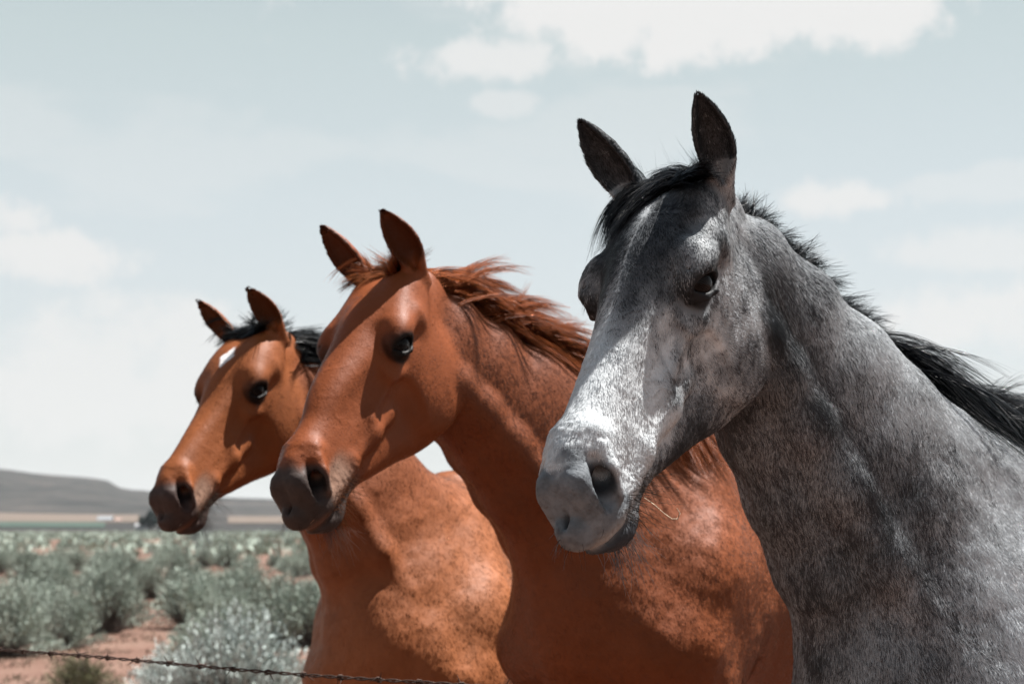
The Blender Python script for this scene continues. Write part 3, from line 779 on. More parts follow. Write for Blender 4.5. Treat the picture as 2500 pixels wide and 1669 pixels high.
def dress(H, label, coat_fn, coat_args, count, flen, frad, tintf, skin_rough, fur_rough, fur_spec):
    r = regions(H); c = coat_fn(H, r, *coat_args) if coat_args else coat_fn(H, r); H.coat = c; H.r = r
    # small relief of the skin: wrinkles of nose and lips, veins on the face
    disp = (fbm(H.L, 110, 4, 9, .6) - .5) * .0030 * sstep(.45, .52, H.L[:, 0]) * r['head']
    lip = sstep(.40, .45, H.L[:, 0]) * sstep(.55, .50, H.L[:, 0]) * sstep(-.11, -.13, H.L[:, 2]) * r['head']
    wr = np.sin((H.L[:, 0] * .6 - H.L[:, 2]) * 900 + fbm(H.L, 50, 2, 4) * 9); disp += wr * .0007 * lip
    vein = np.abs(fbm(H.L * V3(1, 1, 1.6), 22, 2, 31) - .5); disp += sstep(.07, .0, vein) * .00045 * r['head'] * sstep(.2, .28, H.L[:, 0]) * sstep(.47, .42, H.L[:, 0])
    bodyv = np.abs(fbm(H.V * V3(1, 1, .5), 6, 3, 35) - .5); disp += ((fbm(H.V, 11, 3, 36) - .5) * .012 + (fbm(H.V, 60, 3, 37) - .5) * .0009) * (1 - r['head']) * sstep(.7, .3, H.nt)
    V = H.V + H.Nrm * disp[:, None]; H.Vd = V; H.Nrm = vert_normals(V, H.Q)
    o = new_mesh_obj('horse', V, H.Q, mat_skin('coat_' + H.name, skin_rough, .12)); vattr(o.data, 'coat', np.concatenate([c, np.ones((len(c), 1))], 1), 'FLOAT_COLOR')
    tag(o, label, 'horse', 'horses looking over the wire')
    P, F = sphere_mesh('eye', .0270 * H.hs, None)
    for s in (1, -1):
        e = new_mesh_obj('eye', P, F, EYE_M, o); e.location = H.T + H.M @ ((EYE * V3(1, s, 1) - V3(0, .0060 * s, 0)) * H.hs)
    H.obj = o
    # lashes
    g = np.random.default_rng(5); G = []
    for s in (1, -1):
        e = EYE * V3(1, s, 1)
        for u in np.linspace(-.016, .022, 26):
            a = e + V3(u, s * .0115, .0145 - 12 * u * u); d = V3(.15 + u * 9 + g.normal(0, .12), s * 1.0, -.18 + g.normal(0, .1)); d = norm(d); l = .014 * (.7 + .5 * g.random())
            tt = np.linspace(0, 1, 5)[:, None]; G.append(a + d * l * tt + V3(0, 0, -.008) * tt ** 2)
    G = np.array(G); G = H.T + (G * H.hs) @ H.M.T
    o2 = add_curves('eyelashes', G, np.linspace(.00022, .00006, 5)[None] * np.ones((len(G), 1)), np.tile([.004, .004, .004], (len(G), 1)), HAIR_M, o); o2['kind'] = 'stuff'
    # whiskers on chin, lips and nose
    G = []; 
    sp = [((.50 + .07 * g.random(), g.normal(0, .018), -.23), (g.normal(.1, .3), g.normal(0, .3), -1), .045) for _ in range(110)] + \
         [((.47 + .09 * g.random(), .09, -.13 - .06 * g.random()), (g.normal(-.1, .4), 1, -.5 + g.normal(0, .4)), .04) for _ in range(60)] + \
         [((.64, g.normal(0, .03), -.10 - .04 * g.random()), (1, g.normal(0, .5), g.normal(-.2, .4)), .022) for _ in range(16)] + \
         [((.44 + .1 * g.random(), .0 + g.normal(0, .02), -.24), (g.normal(-.5, .3), g.normal(0, .3), -1), .04) for _ in range(25)]
    for a, d, l in sp:
        aw = H.T + H.M @ (V3(*a) * H.hs); ctr = H.T + H.M @ (V3(min(a[0], .56), 0, -.13) * H.hs)
        hit = H.bvh.ray_cast(Vector(aw), Vector(norm(ctr - aw)), .3)
        if hit[0] is None: continue
        dd = norm(H.M @ V3(*d)) + np.array(hit[1]) * .4; dd = norm(dd); l *= (.5 + .9 * g.random()); tt = np.linspace(0, 1, 6)[:, None]
        bend = g.normal(0, .25, 3) + V3(0, 0, -.25); G.append(np.array(hit[0]) + dd * l * tt + bend * l * tt ** 2)
    G = np.array(G)
    o3 = add_curves('whiskers', G, np.linspace(.00032, .00010, 6)[None] * np.ones((len(G), 1)), np.tile(WH[H.name], (len(G), 1)), HAIR_M, o); o3['kind'] = 'stuff'
    if FUR: grow_coat(H, r, count, flen, frad, mat_fur('hair_' + H.name, fur_rough, fur_spec), o, tintf)
    return o
WH = {'grey': [.05, .035, .028], 'chestnut': [.10, .035, .015], 'bay': [.06, .045, .035]}
HAIR_M = mat_hair('mane_hair', None)

def tint_grey(fi, P0, g):
    H = HS['grey']; c = H.coat[H.Q[fi, 0]]; w = H.white[H.Q[fi, 0]]; n = len(fi)
    p = g.random(n); clump = vnoise(P0 * V3(1, 1, .6), 130, 41); hdm = H.headmask[H.Q[fi, 0]]; k_ = .22 + .30 * hdm; q = p * (1 - k_) + clump * k_ + (1 - hdm) * ((vnoise(P0 * V3(1, 1, .30), 75, 43) - .5) * .28 + (vnoise(P0 * V3(1, 1, .6), 26, 44) - .5) * .40)
    white = q < (.10 + w * .87)
    out = np.where(white[:, None], V3(.68, .71, .73) * (.20 + .80 * w)[:, None] * (.75 + .5 * g.random(n))[:, None], np.minimum(c * .4, V3(.05, .05, .054)) * (.6 + .8 * g.random(n))[:, None])
    skin = H.fur[H.Q[fi, 0]] < .75
    out = np.where(skin[:, None], c * 1.1, out)
    return out
def tint_brown(name):
    def f(fi, P0, g):
        H = HS[name]; c = H.coat[H.Q[fi, 0]]; n = len(fi)
        return c * (.93 + .20 * g.random(n) + .12 * (vnoise(P0, 150, 42) - .5))[:, None]
    return f
if QUICK: HS['grey']
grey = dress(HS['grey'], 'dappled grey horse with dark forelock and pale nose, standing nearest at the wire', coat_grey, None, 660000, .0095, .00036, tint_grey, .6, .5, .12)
chestnut = dress(HS['chestnut'], 'copper chestnut horse with red mane, standing between the grey and the bay', coat_brown,
                 ((.178, .047, .015), (.180, .050, .017), (.135, .037, .013), (.042, .030, .026), False), 300000, .0075, .00042, tint_brown('chestnut'), .55, .38, .36)
bay = dress(HS['bay'], 'light bay horse with black mane and a white star, standing furthest from the grey', coat_brown,
            ((.190, .058, .019), (.265, .094, .037), (.175, .053, .020), (.048, .032, .028), True), 180000, .008, .0005, tint_brown('bay'), .55, .43, .2)

# ---- manes and forelocks
def head_pt(H, p): return H.T + H.M @ (V3(*p) * H.hs)
def surf(H, p, d):
    h = H.bvh.ray_cast(Vector(p - norm(d) * .04), Vector(norm(d)), .3); return np.array(h[0]) if h[0] is not None else p
def hair_part(H, name, guides, per, spread, tip, rad, tint, var=.35, seed=1, wave=.0):
    g = np.random.default_rng(seed); k = max(len(x) for x in guides)
    G = np.array(guides); P = guides_to_hair(G, per, spread, tip, g, wave)
    n = len(P); kk = P.shape[1]; t = np.linspace(0, 1, kk)
    R_ = rad * (1 - .75 * t ** 2)[None] * (.6 + .8 * g.random(n))[:, None]
    T_ = np.asarray(tint) * (1 - var + 2 * var * g.random(n) ** 1.5)[:, None]
    lays = []
    for x in G:
        h = H.bvh.find_nearest(Vector(x[kk // 2])); nn = np.array(h[1]) if h[0] is not None else V3(0, 0, 1); d = norm(x[-1] - x[0]); nn = nn + V3(0, 0, .3); nn = nn - d * (nn @ d) * .8; lays.append(norm(nn))
    lay = np.repeat(np.array(lays), per, 0) + g.normal(0, .30, (n, 3)); lay /= np.linalg.norm(lay, axis=1, keepdims=True)
    o = add_curves(name, P, R_, T_, HAIR_M, H.obj, lay); o['kind'] = 'stuff'; return o
def make_manes():
    g = np.random.default_rng(23)
    # grey -------------------------------------------------
    H = HS['grey']; M = H.M; F_, L_, U_ = M[:, 0], M[:, 1], M[:, 2]
    G = []
    for i in range(300):
        x, y = g.uniform(-.05, .035), np.clip(g.normal(0.005, .02), -.03, .032)
        root = surf(H, head_pt(H, (x, y, .03)), -U_); d = -L_ * g.uniform(.6, 1.2) + F_ * g.uniform(.1, .9) + U_ * g.uniform(-.1, .05)
        G.append(run_guide(H, root, d, g.uniform(.07, .17), 10, 6.0, F_ * .2, lift=.002 + .006 * g.random()))
    for i in range(34):       # a few that fall to the near side
        root = surf(H, head_pt(H, (g.uniform(-.01, .03), g.uniform(.0, .03), .03)), -U_)
        G.append(run_guide(H, root, L_ * g.uniform(.5, 1.1) + F_ * g.uniform(.3, .8) + U_ * .3, g.uniform(.08, .15), 10, .7, L_ * .5 + F_ * .3, lift=.003 + .004 * g.random()))
    S_ = []
    for i in range(16):       # fly-aways
        root = surf(H, head_pt(H, (g.uniform(-.05, .02), g.normal(0, .03), .03)), -U_)
        S_.append(run_guide(H, root, U_ + g.normal(0, .7, 3), g.uniform(.02, .06), 10, .6, None))
    hair_part(H, 'stray_hair', S_, 3, .003, .02, .00018, (.02, .02, .022), seed=22)
    hair_part(H, 'forelock', G, 16, .0022, .005, .00028, (.010, .0105, .012), seed=2)
    G = []
    for i in range(420):
        t = g.uniform(.24, .93); p, U, S, tg = crest(H, t, g.normal(0, .012) - .012)
        up = g.uniform(.2, .9) * (1 - .7 * max(0, t - .75) * 4); G.append(run_guide(H, p, U * up - S * g.uniform(.3, 1.1) - tg * g.uniform(.3, 1.0), g.uniform(.05, .13), 10, 1.1, -S * .6 - tg * .3, lift=.003))
    for i in range(1400):       # dense dark root line of the crest
        t = g.uniform(.28, .96); p, U, S, tg = crest(H, t, g.normal(0, .010) - .012)
        G.append(run_guide(H, p, -tg * g.uniform(.9, 1.5) + U * g.uniform(.1, .4) - S * g.uniform(.1, .7), g.uniform(.04, .085), 10, 1.0, -S * .3 - tg * .4, lift=.002 + .010 * g.random()))
    for i in range(120):       # stubby upright fringe
        t = g.uniform(.3, .90); p, U, S, tg = crest(H, t, g.normal(0, .008) - .006)
        G.append(run_guide(H, p, U - tg * g.uniform(.5, 1.2) + g.normal(0, .12, 3), g.uniform(.03, .075) * (1 + .6 * vnoise(np.array([[t * 3, 0, 0]]), 6)[0]), 10, .3, None))
    for i in range(560):      # long hank lying back over the withers
        t = g.uniform(.29, .62); p, U, S, tg = crest(H, t, g.normal(.0, .016))
        G.append(run_guide(H, p, -tg * 1.5 + U * g.uniform(.0, .30) + S * g.uniform(-.1, .25) + g.normal(0, .05, 3), g.uniform(.20, .42), 10, .5, -tg * .9 - V3(0, 0, .1), lift=.004 + .022 * g.random()))
    for i in range(40):
        t = g.uniform(.30, .58); p, U, S, tg = crest(H, t, 0)
        G.append(run_guide(H, p, -tg * 1.4 + U * g.uniform(.3, .9) + g.normal(0, .25, 3), g.uniform(.10, .2), 10, .5, None))
    hair_part(H, 'mane', G, 14, .0028, .008, .0003, (.011, .0115, .013), seed=3, wave=.002)
    # chestnut ----------------------------------------------
    H = HS['chestnut']; M = H.M; F_, L_, U_ = M[:, 0], M[:, 1], M[:, 2]; G = []
    for i in range(90):
        root = surf(H, head_pt(H, (g.uniform(-.03, .02), g.normal(-.01, .02), .03)), -U_)
        G.append(run_guide(H, root, -L_ * g.uniform(.7, 1.2) + F_ * g.uniform(.2, .9) + U_ * g.uniform(.0, .2), g.uniform(.06, .11), 10, 2.5, -L_ * .3 + F_ * .2, lift=.003))
    for i in range(26):       # upright tuft
        root = surf(H, head_pt(H, (g.uniform(-.04, -.005), g.normal(.01, .012), .03)), -U_); G.append(run_guide(H, root, V3(0, 0, 1) + g.normal(0, .10, 3) - L_ * .1, g.uniform(.05, .115), 10, .0, None))
    for i in range(40):
        root = surf(H, head_pt(H, (g.uniform(-.02, .03), g.uniform(-.0, .03), .03)), -U_)
        G.append(run_guide(H, root, L_ * g.uniform(.5, 1.) + F_ * g.uniform(.2, .8), g.uniform(.05, .09), 10, .6, F_ * .3))
    for i in range(10):
        root = surf(H, head_pt(H, (g.uniform(-.04, .0), g.normal(0, .02), .03)), -U_); G.append(run_guide(H, root, -L_ + U_ * g.uniform(.0, .9), g.uniform(.05, .1), 10, .1, None))
    hair_part(H, 'forelock', G, 14, .0024, .006, .0004, (.42, .125, .042), seed=4)
    G = []
    for i in range(520):
        t = g.uniform(.50, 1.0); p, U, S, tg = crest(H, t, g.normal(.0, .016))
        G.append(run_guide(H, p, -tg * g.uniform(1.1, 1.6) + U * g.uniform(.15, .55) + S * g.uniform(-.2, .5), g.uniform(.15, .27), 10, 1.2, S * .25 - tg * .5, lift=.004 + .022 * g.random()))
    for i in range(620):
        t = g.uniform(.14, .56); p, U, S, tg = crest(H, t, g.normal(0, .018))
        G.append(run_guide(H, p, -tg * g.uniform(.8, 1.4) + U * g.uniform(.3, .9) + S * g.uniform(-.1, .8), g.uniform(.20, .36), 10, 1.3, S * .3 - tg * .6 + V3(.15, 0, 0), lift=.004 + .035 * g.random()))
    for i in range(260):      # locks hanging down the near side low on the neck
        t = g.uniform(.30, .50); p, U, S, tg = crest(H, t, g.normal(.012, .012))
        G.append(run_guide(H, p, S * g.uniform(.6, 1.3) + U * g.uniform(.2, .7) - tg * g.uniform(.2, .8), g.uniform(.16, .34), 10, 1.8, S * .2 - tg * .2, lift=.004 + .02 * g.random()))
    for i in range(40):
        t = g.uniform(.3, .8); p, U, S, tg = crest(H, t, 0)
        G.append(run_guide(H, p, -tg * .8 + U * g.uniform(.8, 1.6) + g.normal(0, .3, 3), g.uniform(.1, .2), 10, .1, None))
    hair_part(H, 'mane', G, 18, .0032, .0035, .0004, (.42, .115, .038), seed=5, wave=.001)
    # bay ----------------------------------------------------
    H = HS['bay']; M = H.M; F_, L_, U_ = M[:, 0], M[:, 1], M[:, 2]; G = []
    for i in range(170):
        root = surf(H, head_pt(H, (g.uniform(-.05, .03), g.normal(-.0, .028), .03)), -U_)
        G.append(run_guide(H, root, -L_ * g.uniform(.6, 1.2) + F_ * g.uniform(.0, .5) + U_ * g.uniform(.0, .15), g.uniform(.05, .10), 10, 2.5, -L_ * .3 + F_ * .1, lift=.003))
    for i in range(50):
        root = surf(H, head_pt(H, (g.uniform(-.02, .03), g.uniform(.01, .04), .03)), -U_)
        G.append(run_guide(H, root, L_ * g.uniform(.5, 1.) + F_ * g.uniform(.2, .8), g.uniform(.06, .10), 10, .6, L_ * .3 + F_ * .2, lift=.003))
    for i in range(8):
        root = surf(H, head_pt(H, (g.uniform(-.04, .0), g.normal(0, .02), .03)), -U_); G.append(run_guide(H, root, U_ + g.normal(0, .6, 3), g.uniform(.05, .1), 10, .3, None))
    hair_part(H, 'forelock', G, 12, .003, .006, .0005, (.010, .010, .010), seed=6)
    G = []
    for i in range(620):
        t = g.uniform(.74, 1.0); p, U, S, tg = crest(H, t, g.normal(.005, .016))
        G.append(run_guide(H, p, -tg * g.uniform(.7, 1.3) + U * g.uniform(.1, .5) + S * g.uniform(.0, .9), g.uniform(.10, .2), 10, .9, S * .4 - tg * .4, lift=.004 + .012 * g.random()))
    hair_part(H, 'mane', G, 10, .004, .009, .0006, (.010, .010, .010), seed=7)
    # tails
    for nm, col in (('grey', (.05, .05, .055)), ('chestnut', (.30, .1, .04)), ('bay', (.02, .018, .018))):
        H = HS[nm]; G = []
        for i in range(60):
            a = H.ob + H.Mb @ (V3(-1.46, g.normal(0, .02), 1.30) * H.bs); tt = np.linspace(0, 1, 10)[:, None]; l = g.uniform(.6, .95)
            G.append(a + H.Mb @ V3(-.28, g.normal(0, .08), 0) * np.sqrt(tt) * .8 - V3(0, 0, 1) * l * tt ** 1.3 + V3(0, 0, .05) * np.sin(tt * 3.1))
        hair_part(H, 'tail', G, 12, .012, .03, .0008, col, seed=8)
make_manes()
# ------------------------------------------------------------------ the land
def ramp(t, pts, fac):
    c = N(t, 'ShaderNodeValToRGB'); t.links.new(fac, c.inputs[0]); e = c.color_ramp.elements
    e[0].position, e[0].color = pts[0][0], (*pts[0][1], 1); e[1].position, e[1].color = pts[-1][0], (*pts[-1][1], 1)
    for p, col in pts[1:-1]:
        q = e.new(p); q.color = (*col, 1)
    return c
def noise(t, vec, sc_, det=5, rough=.55):
    n = N(t, 'ShaderNodeTexNoise'); n.inputs['Scale'].default_value = sc_; n.inputs['Detail'].default_value = det; n.inputs['Roughness'].default_value = rough
    t.links.new(vec, n.inputs['Vector']); return n
def mat_land(name, stops, s1, s2, rough=.95, bump=.05, veg=None):
    m = bpy.data.materials.new(name); m.use_nodes = True; t = m.node_tree; b = t.nodes['Principled BSDF']; b.inputs['Roughness'].default_value = rough; b.inputs['Specular IOR Level'].default_value = .1
    tc = N(t, 'ShaderNodeTexCoord'); n1 = noise(t, tc.outputs['Object'], s1, 8, .6); n2 = noise(t, tc.outputs['Object'], s2, 6, .6)
    mx = N(t, 'ShaderNodeMix'); mx.inputs[0].default_value = .45; t.links.new(n1.outputs[0], mx.inputs[2]); t.links.new(n2.outputs[0], mx.inputs[3])
    r_ = ramp(t, stops, mx.outputs[0]); t.links.new(r_.outputs[0], b.inputs['Base Color'])
    bp = N(t, 'ShaderNodeBump'); bp.inputs['Strength'].default_value = .6; bp.inputs['Distance'].default_value = bump; t.links.new(n2.outputs[0], bp.inputs['Height']); t.links.new(bp.outputs[0], b.inputs['Normal'])
    return m
def at(px, d): return (px - 1250) / F_PX * d
def py2z(py, d): return CAM_H + (1290 - py) / F_PX * d
SOIL = mat_land('soil', [(.30, (.075, .042, .032)), (.45, (.128, .072, .054)), (.58, (.160, .100, .077)), (.72, (.19, .138, .107))], .8, 14, bump=.03)
def fan(name, rad, zf, mat, a0=-75, a1=75, na=150):
    az = np.radians(np.linspace(a0, a1, na)); A, D = np.meshgrid(az, rad, indexing='ij')
    X, Y = np.sin(A) * D, np.cos(A) * D; Z = zf(X, Y, A, D); V = np.stack([X, Y, Z], -1).reshape(-1, 3); n, m = len(az), len(rad)
    i, j = np.meshgrid(np.arange(n - 1), np.arange(m - 1), indexing='ij'); k = (i * m + j).ravel()
    F = np.stack([k, k + m, k + m + 1, k + 1], 1)[:, ::-1]
    return new_mesh_obj(name, V, F, mat)
def gz(X, Y, A=None, D=None):
    D = np.hypot(X, Y); P = np.stack([X, Y, X * 0], -1)
    return (fbm(P, .12, 3, 51) - .5) * .35 * sstep(7, 18, D) + (fbm(P, 1.3, 2, 52) - .5) * .05 * sstep(4, 8, D)
def ground_z(X, Y, A, D): return gz(X, Y)
g0 = fan('ground', np.concatenate([np.linspace(0, 12, 40), np.geomspace(12.3, 640, 130)]), ground_z, SOIL, -180, 180, 260)
tag(g0, kind='structure')
# plain rising to the foot of the hills, then the ridge line seen at the left
def ridge(A):
    px = 1250 + F_PX * np.tan(np.clip(A, -1.2, 1.2))
    return np.interp(px, [-6000, -2500, -900, 0, 130, 250, 272, 300, 340, 380, 480, 620, 760, 1000, 1500, 2600, 5000, 9000],
                     [1215, 1190, 1150, 1160, 1171, 1183, 1187, 1203, 1210, 1213, 1216, 1222, 1230, 1238, 1225, 1232, 1210, 1225])
def hill_z(X, Y, A, D):
    top = (1290 - ridge(A)) / F_PX * 2600
    P = np.stack([X, Y, X * 0], -1); n = fbm(P, 1 / 260., 4, 61) - .5
    up = sstep(1250, 2600, D - 250 * n); z = np.interp(D, [600, 700, 800, 1250, 1500, 2600], [-.4, 1.4, 3.2, 11, 13, 13]) + (top - 13) * up ** 1.0 * (1 + .0 * n)
    gul = np.abs(fbm(P * V3(1, .35, 1), 1 / 120., 3, 63) - .5); z += (n * 36 - gul * 60 + 8) * up * (1 - sstep(2150, 2600, D)) 
    return z - sstep(2620, 4200, D) * 25
HILL = mat_land('hill_scrub', [(.36, (.012, .013, .013)), (.46, (.026, .026, .025)), (.56, (.048, .043, .040)), (.66, (.085, .068, .058))], .0045, .05, bump=3)
h0 = fan('hills', np.concatenate([np.concatenate([[560], np.linspace(640, 2600, 110)]), np.geomspace(2620, 5200, 10)]), hill_z, HILL, -80, 80, 420); tag(h0, kind='structure')
def strip(name, px0, px1, d0, d1, mat, z0, z1):
    V = []; n = 24
    for i in range(n + 1):
        for j in range(25):
            d = d0 + (d1 - d0) * j / 24; p = px0 + (px1 - px0) * i / n; x = at(p, d); X_, Y_ = np.array([x]), np.array([d * 1.]); V.append((x, d, float(hill_z(X_, Y_, np.arctan2(X_, Y_), np.hypot(X_, Y_))[0]) + .35))
    F = [(i * 25 + j, i * 25 + 25 + j, i * 25 + 26 + j, i * 25 + 1 + j) for i in range(n) for j in range(24)]
    return new_mesh_obj(name, V, np.array(F), mat)
CROP = mat_land('crop', [(.35, (.035, .055, .045)), (.65, (.05, .072, .058))], .05, .8, bump=.1)
DRY = mat_land('dry_grass', [(.3, (.095, .074, .060)), (.7, (.13, .102, .083))], .02, .4, bump=.1)
tag(strip('field', -1500, 262, 700, 840, CROP, .9, 2.6), kind='structure')
tag(strip('dry_field', -1500, 345, 850, 1300, DRY, 3.4, 10.5), kind='structure')
tag(strip('dry_field', 560, 1700, 830, 1150, DRY, 2.0, 5.5), kind='structure')

def leaf_mat(name, c0, c1, back=.5):
    m = bpy.data.materials.new(name); m.use_nodes = True; t = m.node_tree; b = t.nodes['Principled BSDF']; b.inputs['Roughness'].default_value = .95; b.inputs['Specular IOR Level'].default_value = .05
    a = N(t, 'ShaderNodeAttribute', attribute_name='shade'); oi = N(t, 'ShaderNodeObjectInfo')
    ad = N(t, 'ShaderNodeMath', operation='MULTIPLY_ADD'); t.links.new(oi.outputs['Random'], ad.inputs[0]); ad.inputs[1].default_value = .5; t.links.new(a.outputs['Fac'], ad.inputs[2])
    r_ = ramp(t, [(.15, c0), (1.1 if False else 1.0, c1)], ad.outputs[0]); t.links.new(r_.outputs[0], b.inputs['Base Color'])
    return m
SAGE = leaf_mat('sage_leaf', (.19, .225, .185), (.44, .50, .43)); SILVER = leaf_mat('silver_sage_leaf', (.34, .39, .36), (.64, .70, .67)); OLIVE = leaf_mat('olive_leaf', (.10, .10, .055), (.18, .18, .10))
BARK = bpy.data.materials.new('shrub_bark'); BARK.use_nodes = True
_b = BARK.node_tree.nodes['Principled BSDF']; _b.inputs['Roughness'].default_value = .9
_n = noise(BARK.node_tree, N(BARK.node_tree, 'ShaderNodeTexCoord').outputs['Object'], 30); _r = ramp(BARK.node_tree, [(.3, (.045, .035, .03)), (.7, (.14, .11, .095))], _n.outputs[0]); BARK.node_tree.links.new(_r.outputs[0], _b.inputs['Base Color'])
def shrub_mesh(seed, twigs, leaves, leafl):
    """unit shrub: radius about 1, height about 1.5; returns foliage arrays and stem arrays"""
    g = np.random.default_rng(seed); V = []; F = []; S = []; sv = []; sf = []
    lobes = [(g.normal(0, .38, 2), g.uniform(.75, 1.15)) for _ in range(7)]
    for i in range(twigs):
        c, hh = lobes[g.integers(7)]; a = g.uniform(0, 6.28); ro = g.uniform(.1, .55) ** .8
        tip = V3(c[0] + math.cos(a) * ro, c[1] + math.sin(a) * ro, 0); rr = np.hypot(tip[0], tip[1]); tip[2] = hh * 1.25 * math.sqrt(max(.05, 1 - (rr / 1.15) ** 2)) * g.uniform(.72, 1.08)
        st = V3(tip[0] * .45, tip[1] * .45, tip[2] * g.uniform(.25, .5)); root = V3(g.normal(0, .06), g.normal(0, .06), 0)
        for p, q, w in ((root, st, .012), (st, tip, .006)):
            d = norm(q - p); s = norm(np.cross(d, (.3, .2, 1.))); u = np.cross(s, d); n0 = len(sv)
            for e, ww in ((p, w), (q, w * .5)):
                for k in range(3): sv.append(e + (s * math.cos(k * 2.09) + u * math.sin(k * 2.09)) * ww)
            sf += [(n0 + k, n0 + (k + 1) % 3, n0 + 3 + (k + 1) % 3, n0 + 3 + k) for k in range(3)]
        sh = g.uniform(.0, .35)
        for j in range(leaves):
            f = 1 - (j + g.random()) / leaves; f = f ** .8; p = st + (tip - st) * f + g.normal(0, .018, 3)
            d = norm((tip - st) / np.linalg.norm(tip - st) * .8 + g.normal(0, .55, 3) + V3(0, 0, .3)); l = leafl * g.uniform(.6, 1.3); s = norm(np.cross(d, g.normal(0, 1, 3))) * l * .17
            n0 = len(V); V += [p, p + d * l * .55 + s, p + d * l, p + d * l * .55 - s]; F.append((n0, n0 + 1, n0 + 2, n0 + 3)); S += [sh + .3 * g.random()] * 4
    return np.array(V), np.array(F), np.array(S), np.array(sv), np.array(sf)
def make_shrub(seed, twigs, leaves, leafl, mat):
    V, F, S, sv, sf = shrub_mesh(seed, twigs, leaves, leafl)
    o = new_mesh_obj('sagebrush', V, F, mat, smooth=False); vattr(o.data, 'shade', S); st = new_mesh_obj('stem', sv, sf, BARK, o)
    return o, st
protos = [make_shrub(100 + i, 330, 15, .085, SAGE) for i in range(4)]
big = make_shrub(200, 620, 22, .060, SILVER); olive = make_shrub(201, 420, 14, .07, OLIVE); silver2 = make_shrub(202, 420, 16, .07, SILVER)
used = set()
def put(pr, px, d, rad, h, label, first_ok=True):
    o, st = pr
    if id(o) in used:
        c = o.copy(); COL.objects.link(c); s2 = st.copy(); COL.objects.link(s2); s2.parent = c
    else: c = o; used.add(id(o))
    x = at(px, d); c.location = (x, d, float(gz(np.array(x), np.array(d))) - .02); c.scale = (rad, rad, h / 1.25); c.rotation_euler = (0, 0, rng.uniform(0, 6.28))
    tag(c, label, 'shrub', 'sagebrush scattered over the plain'); return c
placed = []
special = [(big, 585, 12.2, .62, .93, 'large silvery sagebrush low in front of the bay horse, crossed by the wire'),
           (silver2, 440, 13.6, .40, .55, 'silvery sagebrush on the left flank of the large silvery one'),
           (olive, 205, 15.5, .42, .36, 'low olive green bush under the barbed wire'),
           (protos[0], 270, 24, .52, 1.02, 'tall grey-green sagebrush standing behind the bare reddish soil patch'),
           (protos[1], 175, 21.5, .42, .78, 'grey-green sagebrush just left of the bare reddish soil patch'),
           (protos[2], 25, 20, .48, .85, 'sagebrush cut by the left edge of the picture above the wire'),
           (protos[3], 470, 25, .62, .88, 'broad sagebrush right of the bare soil, behind the large silvery one'),
           (protos[1], 600, 26, .6, .9, 'sagebrush close beside the chest of the bay horse'),
           (protos[0], 690, 22, .5, .9, 'sagebrush half hidden by the chest of the bay horse'),
           (protos[2], 385, 36, .45, .75, 'round sagebrush between the tall grey-green one and the muzzle of the bay'),
           (protos[3], 440, 48, .42, .80, 'small dark sagebrush below the chin of the bay horse'),
           (protos[0], 95, 27, .55, .95, 'sagebrush behind the pair at the left of the bare soil')]
for s_ in special:
    put(*s_); placed.append((at(s_[1], s_[2]), s_[2], s_[3]))
g = np.random.default_rng(77); n_r = 0; tries = 0; scattered = []
while n_r < 84 and tries < 9000:
    tries += 1; d = math.sqrt(g.uniform(17 ** 2, 66 ** 2)); px = g.uniform(-160, 780); x = at(px, d); rad = g.uniform(.34, .66)
    if 18 < d < 33 and 330 < px < 430: continue                       # bare track
    if 17 < d < 21.5 and 60 < px < 330: continue
    if any(math.hypot(x - a, d - b) < (rad + c) * .88 for a, b, c in placed): continue
    if vnoise(np.array([[x, d, 0.]]), .22, 71)[0] < .50: continue
    placed.append((x, d, rad)); n_r += 1
    hh_ = g.uniform(.45, .82) * (rad / .5) ** .5; scattered.append((d, px, rad, hh_, put(protos[g.integers(4)], px, d, rad, hh_, 'sagebrush')))
ORD = 'first second third fourth fifth sixth seventh eighth ninth tenth eleventh twelfth thirteenth fourteenth fifteenth sixteenth seventeenth eighteenth'.split()
ROWS = ['in the nearest row of the plain', 'in the second row from the wire', 'in the third row from the wire', 'in the middle row of the plain', 'in the row just past the middle', 'in the third row from the hazy far brush', 'in the second row from the hazy far brush', 'in the last row before the hazy far brush']
scattered.sort(key=lambda q: q[0]); per = math.ceil(len(scattered) / 8)
for i_ in range(8):
    row = sorted(scattered[i_ * per:(i_ + 1) * per], key=lambda q: q[1])
    for j_, q in enumerate(row):
        sz_ = ('low' if q[3] < .55 else 'tall' if q[3] > .78 else 'rounded') + (' narrow' if q[2] < .43 else ' wide' if q[2] > .57 else '')
        q[4]['label'] = '%s sagebrush, %s from the left %s' % (sz_, ORD[j_], ROWS[i_])
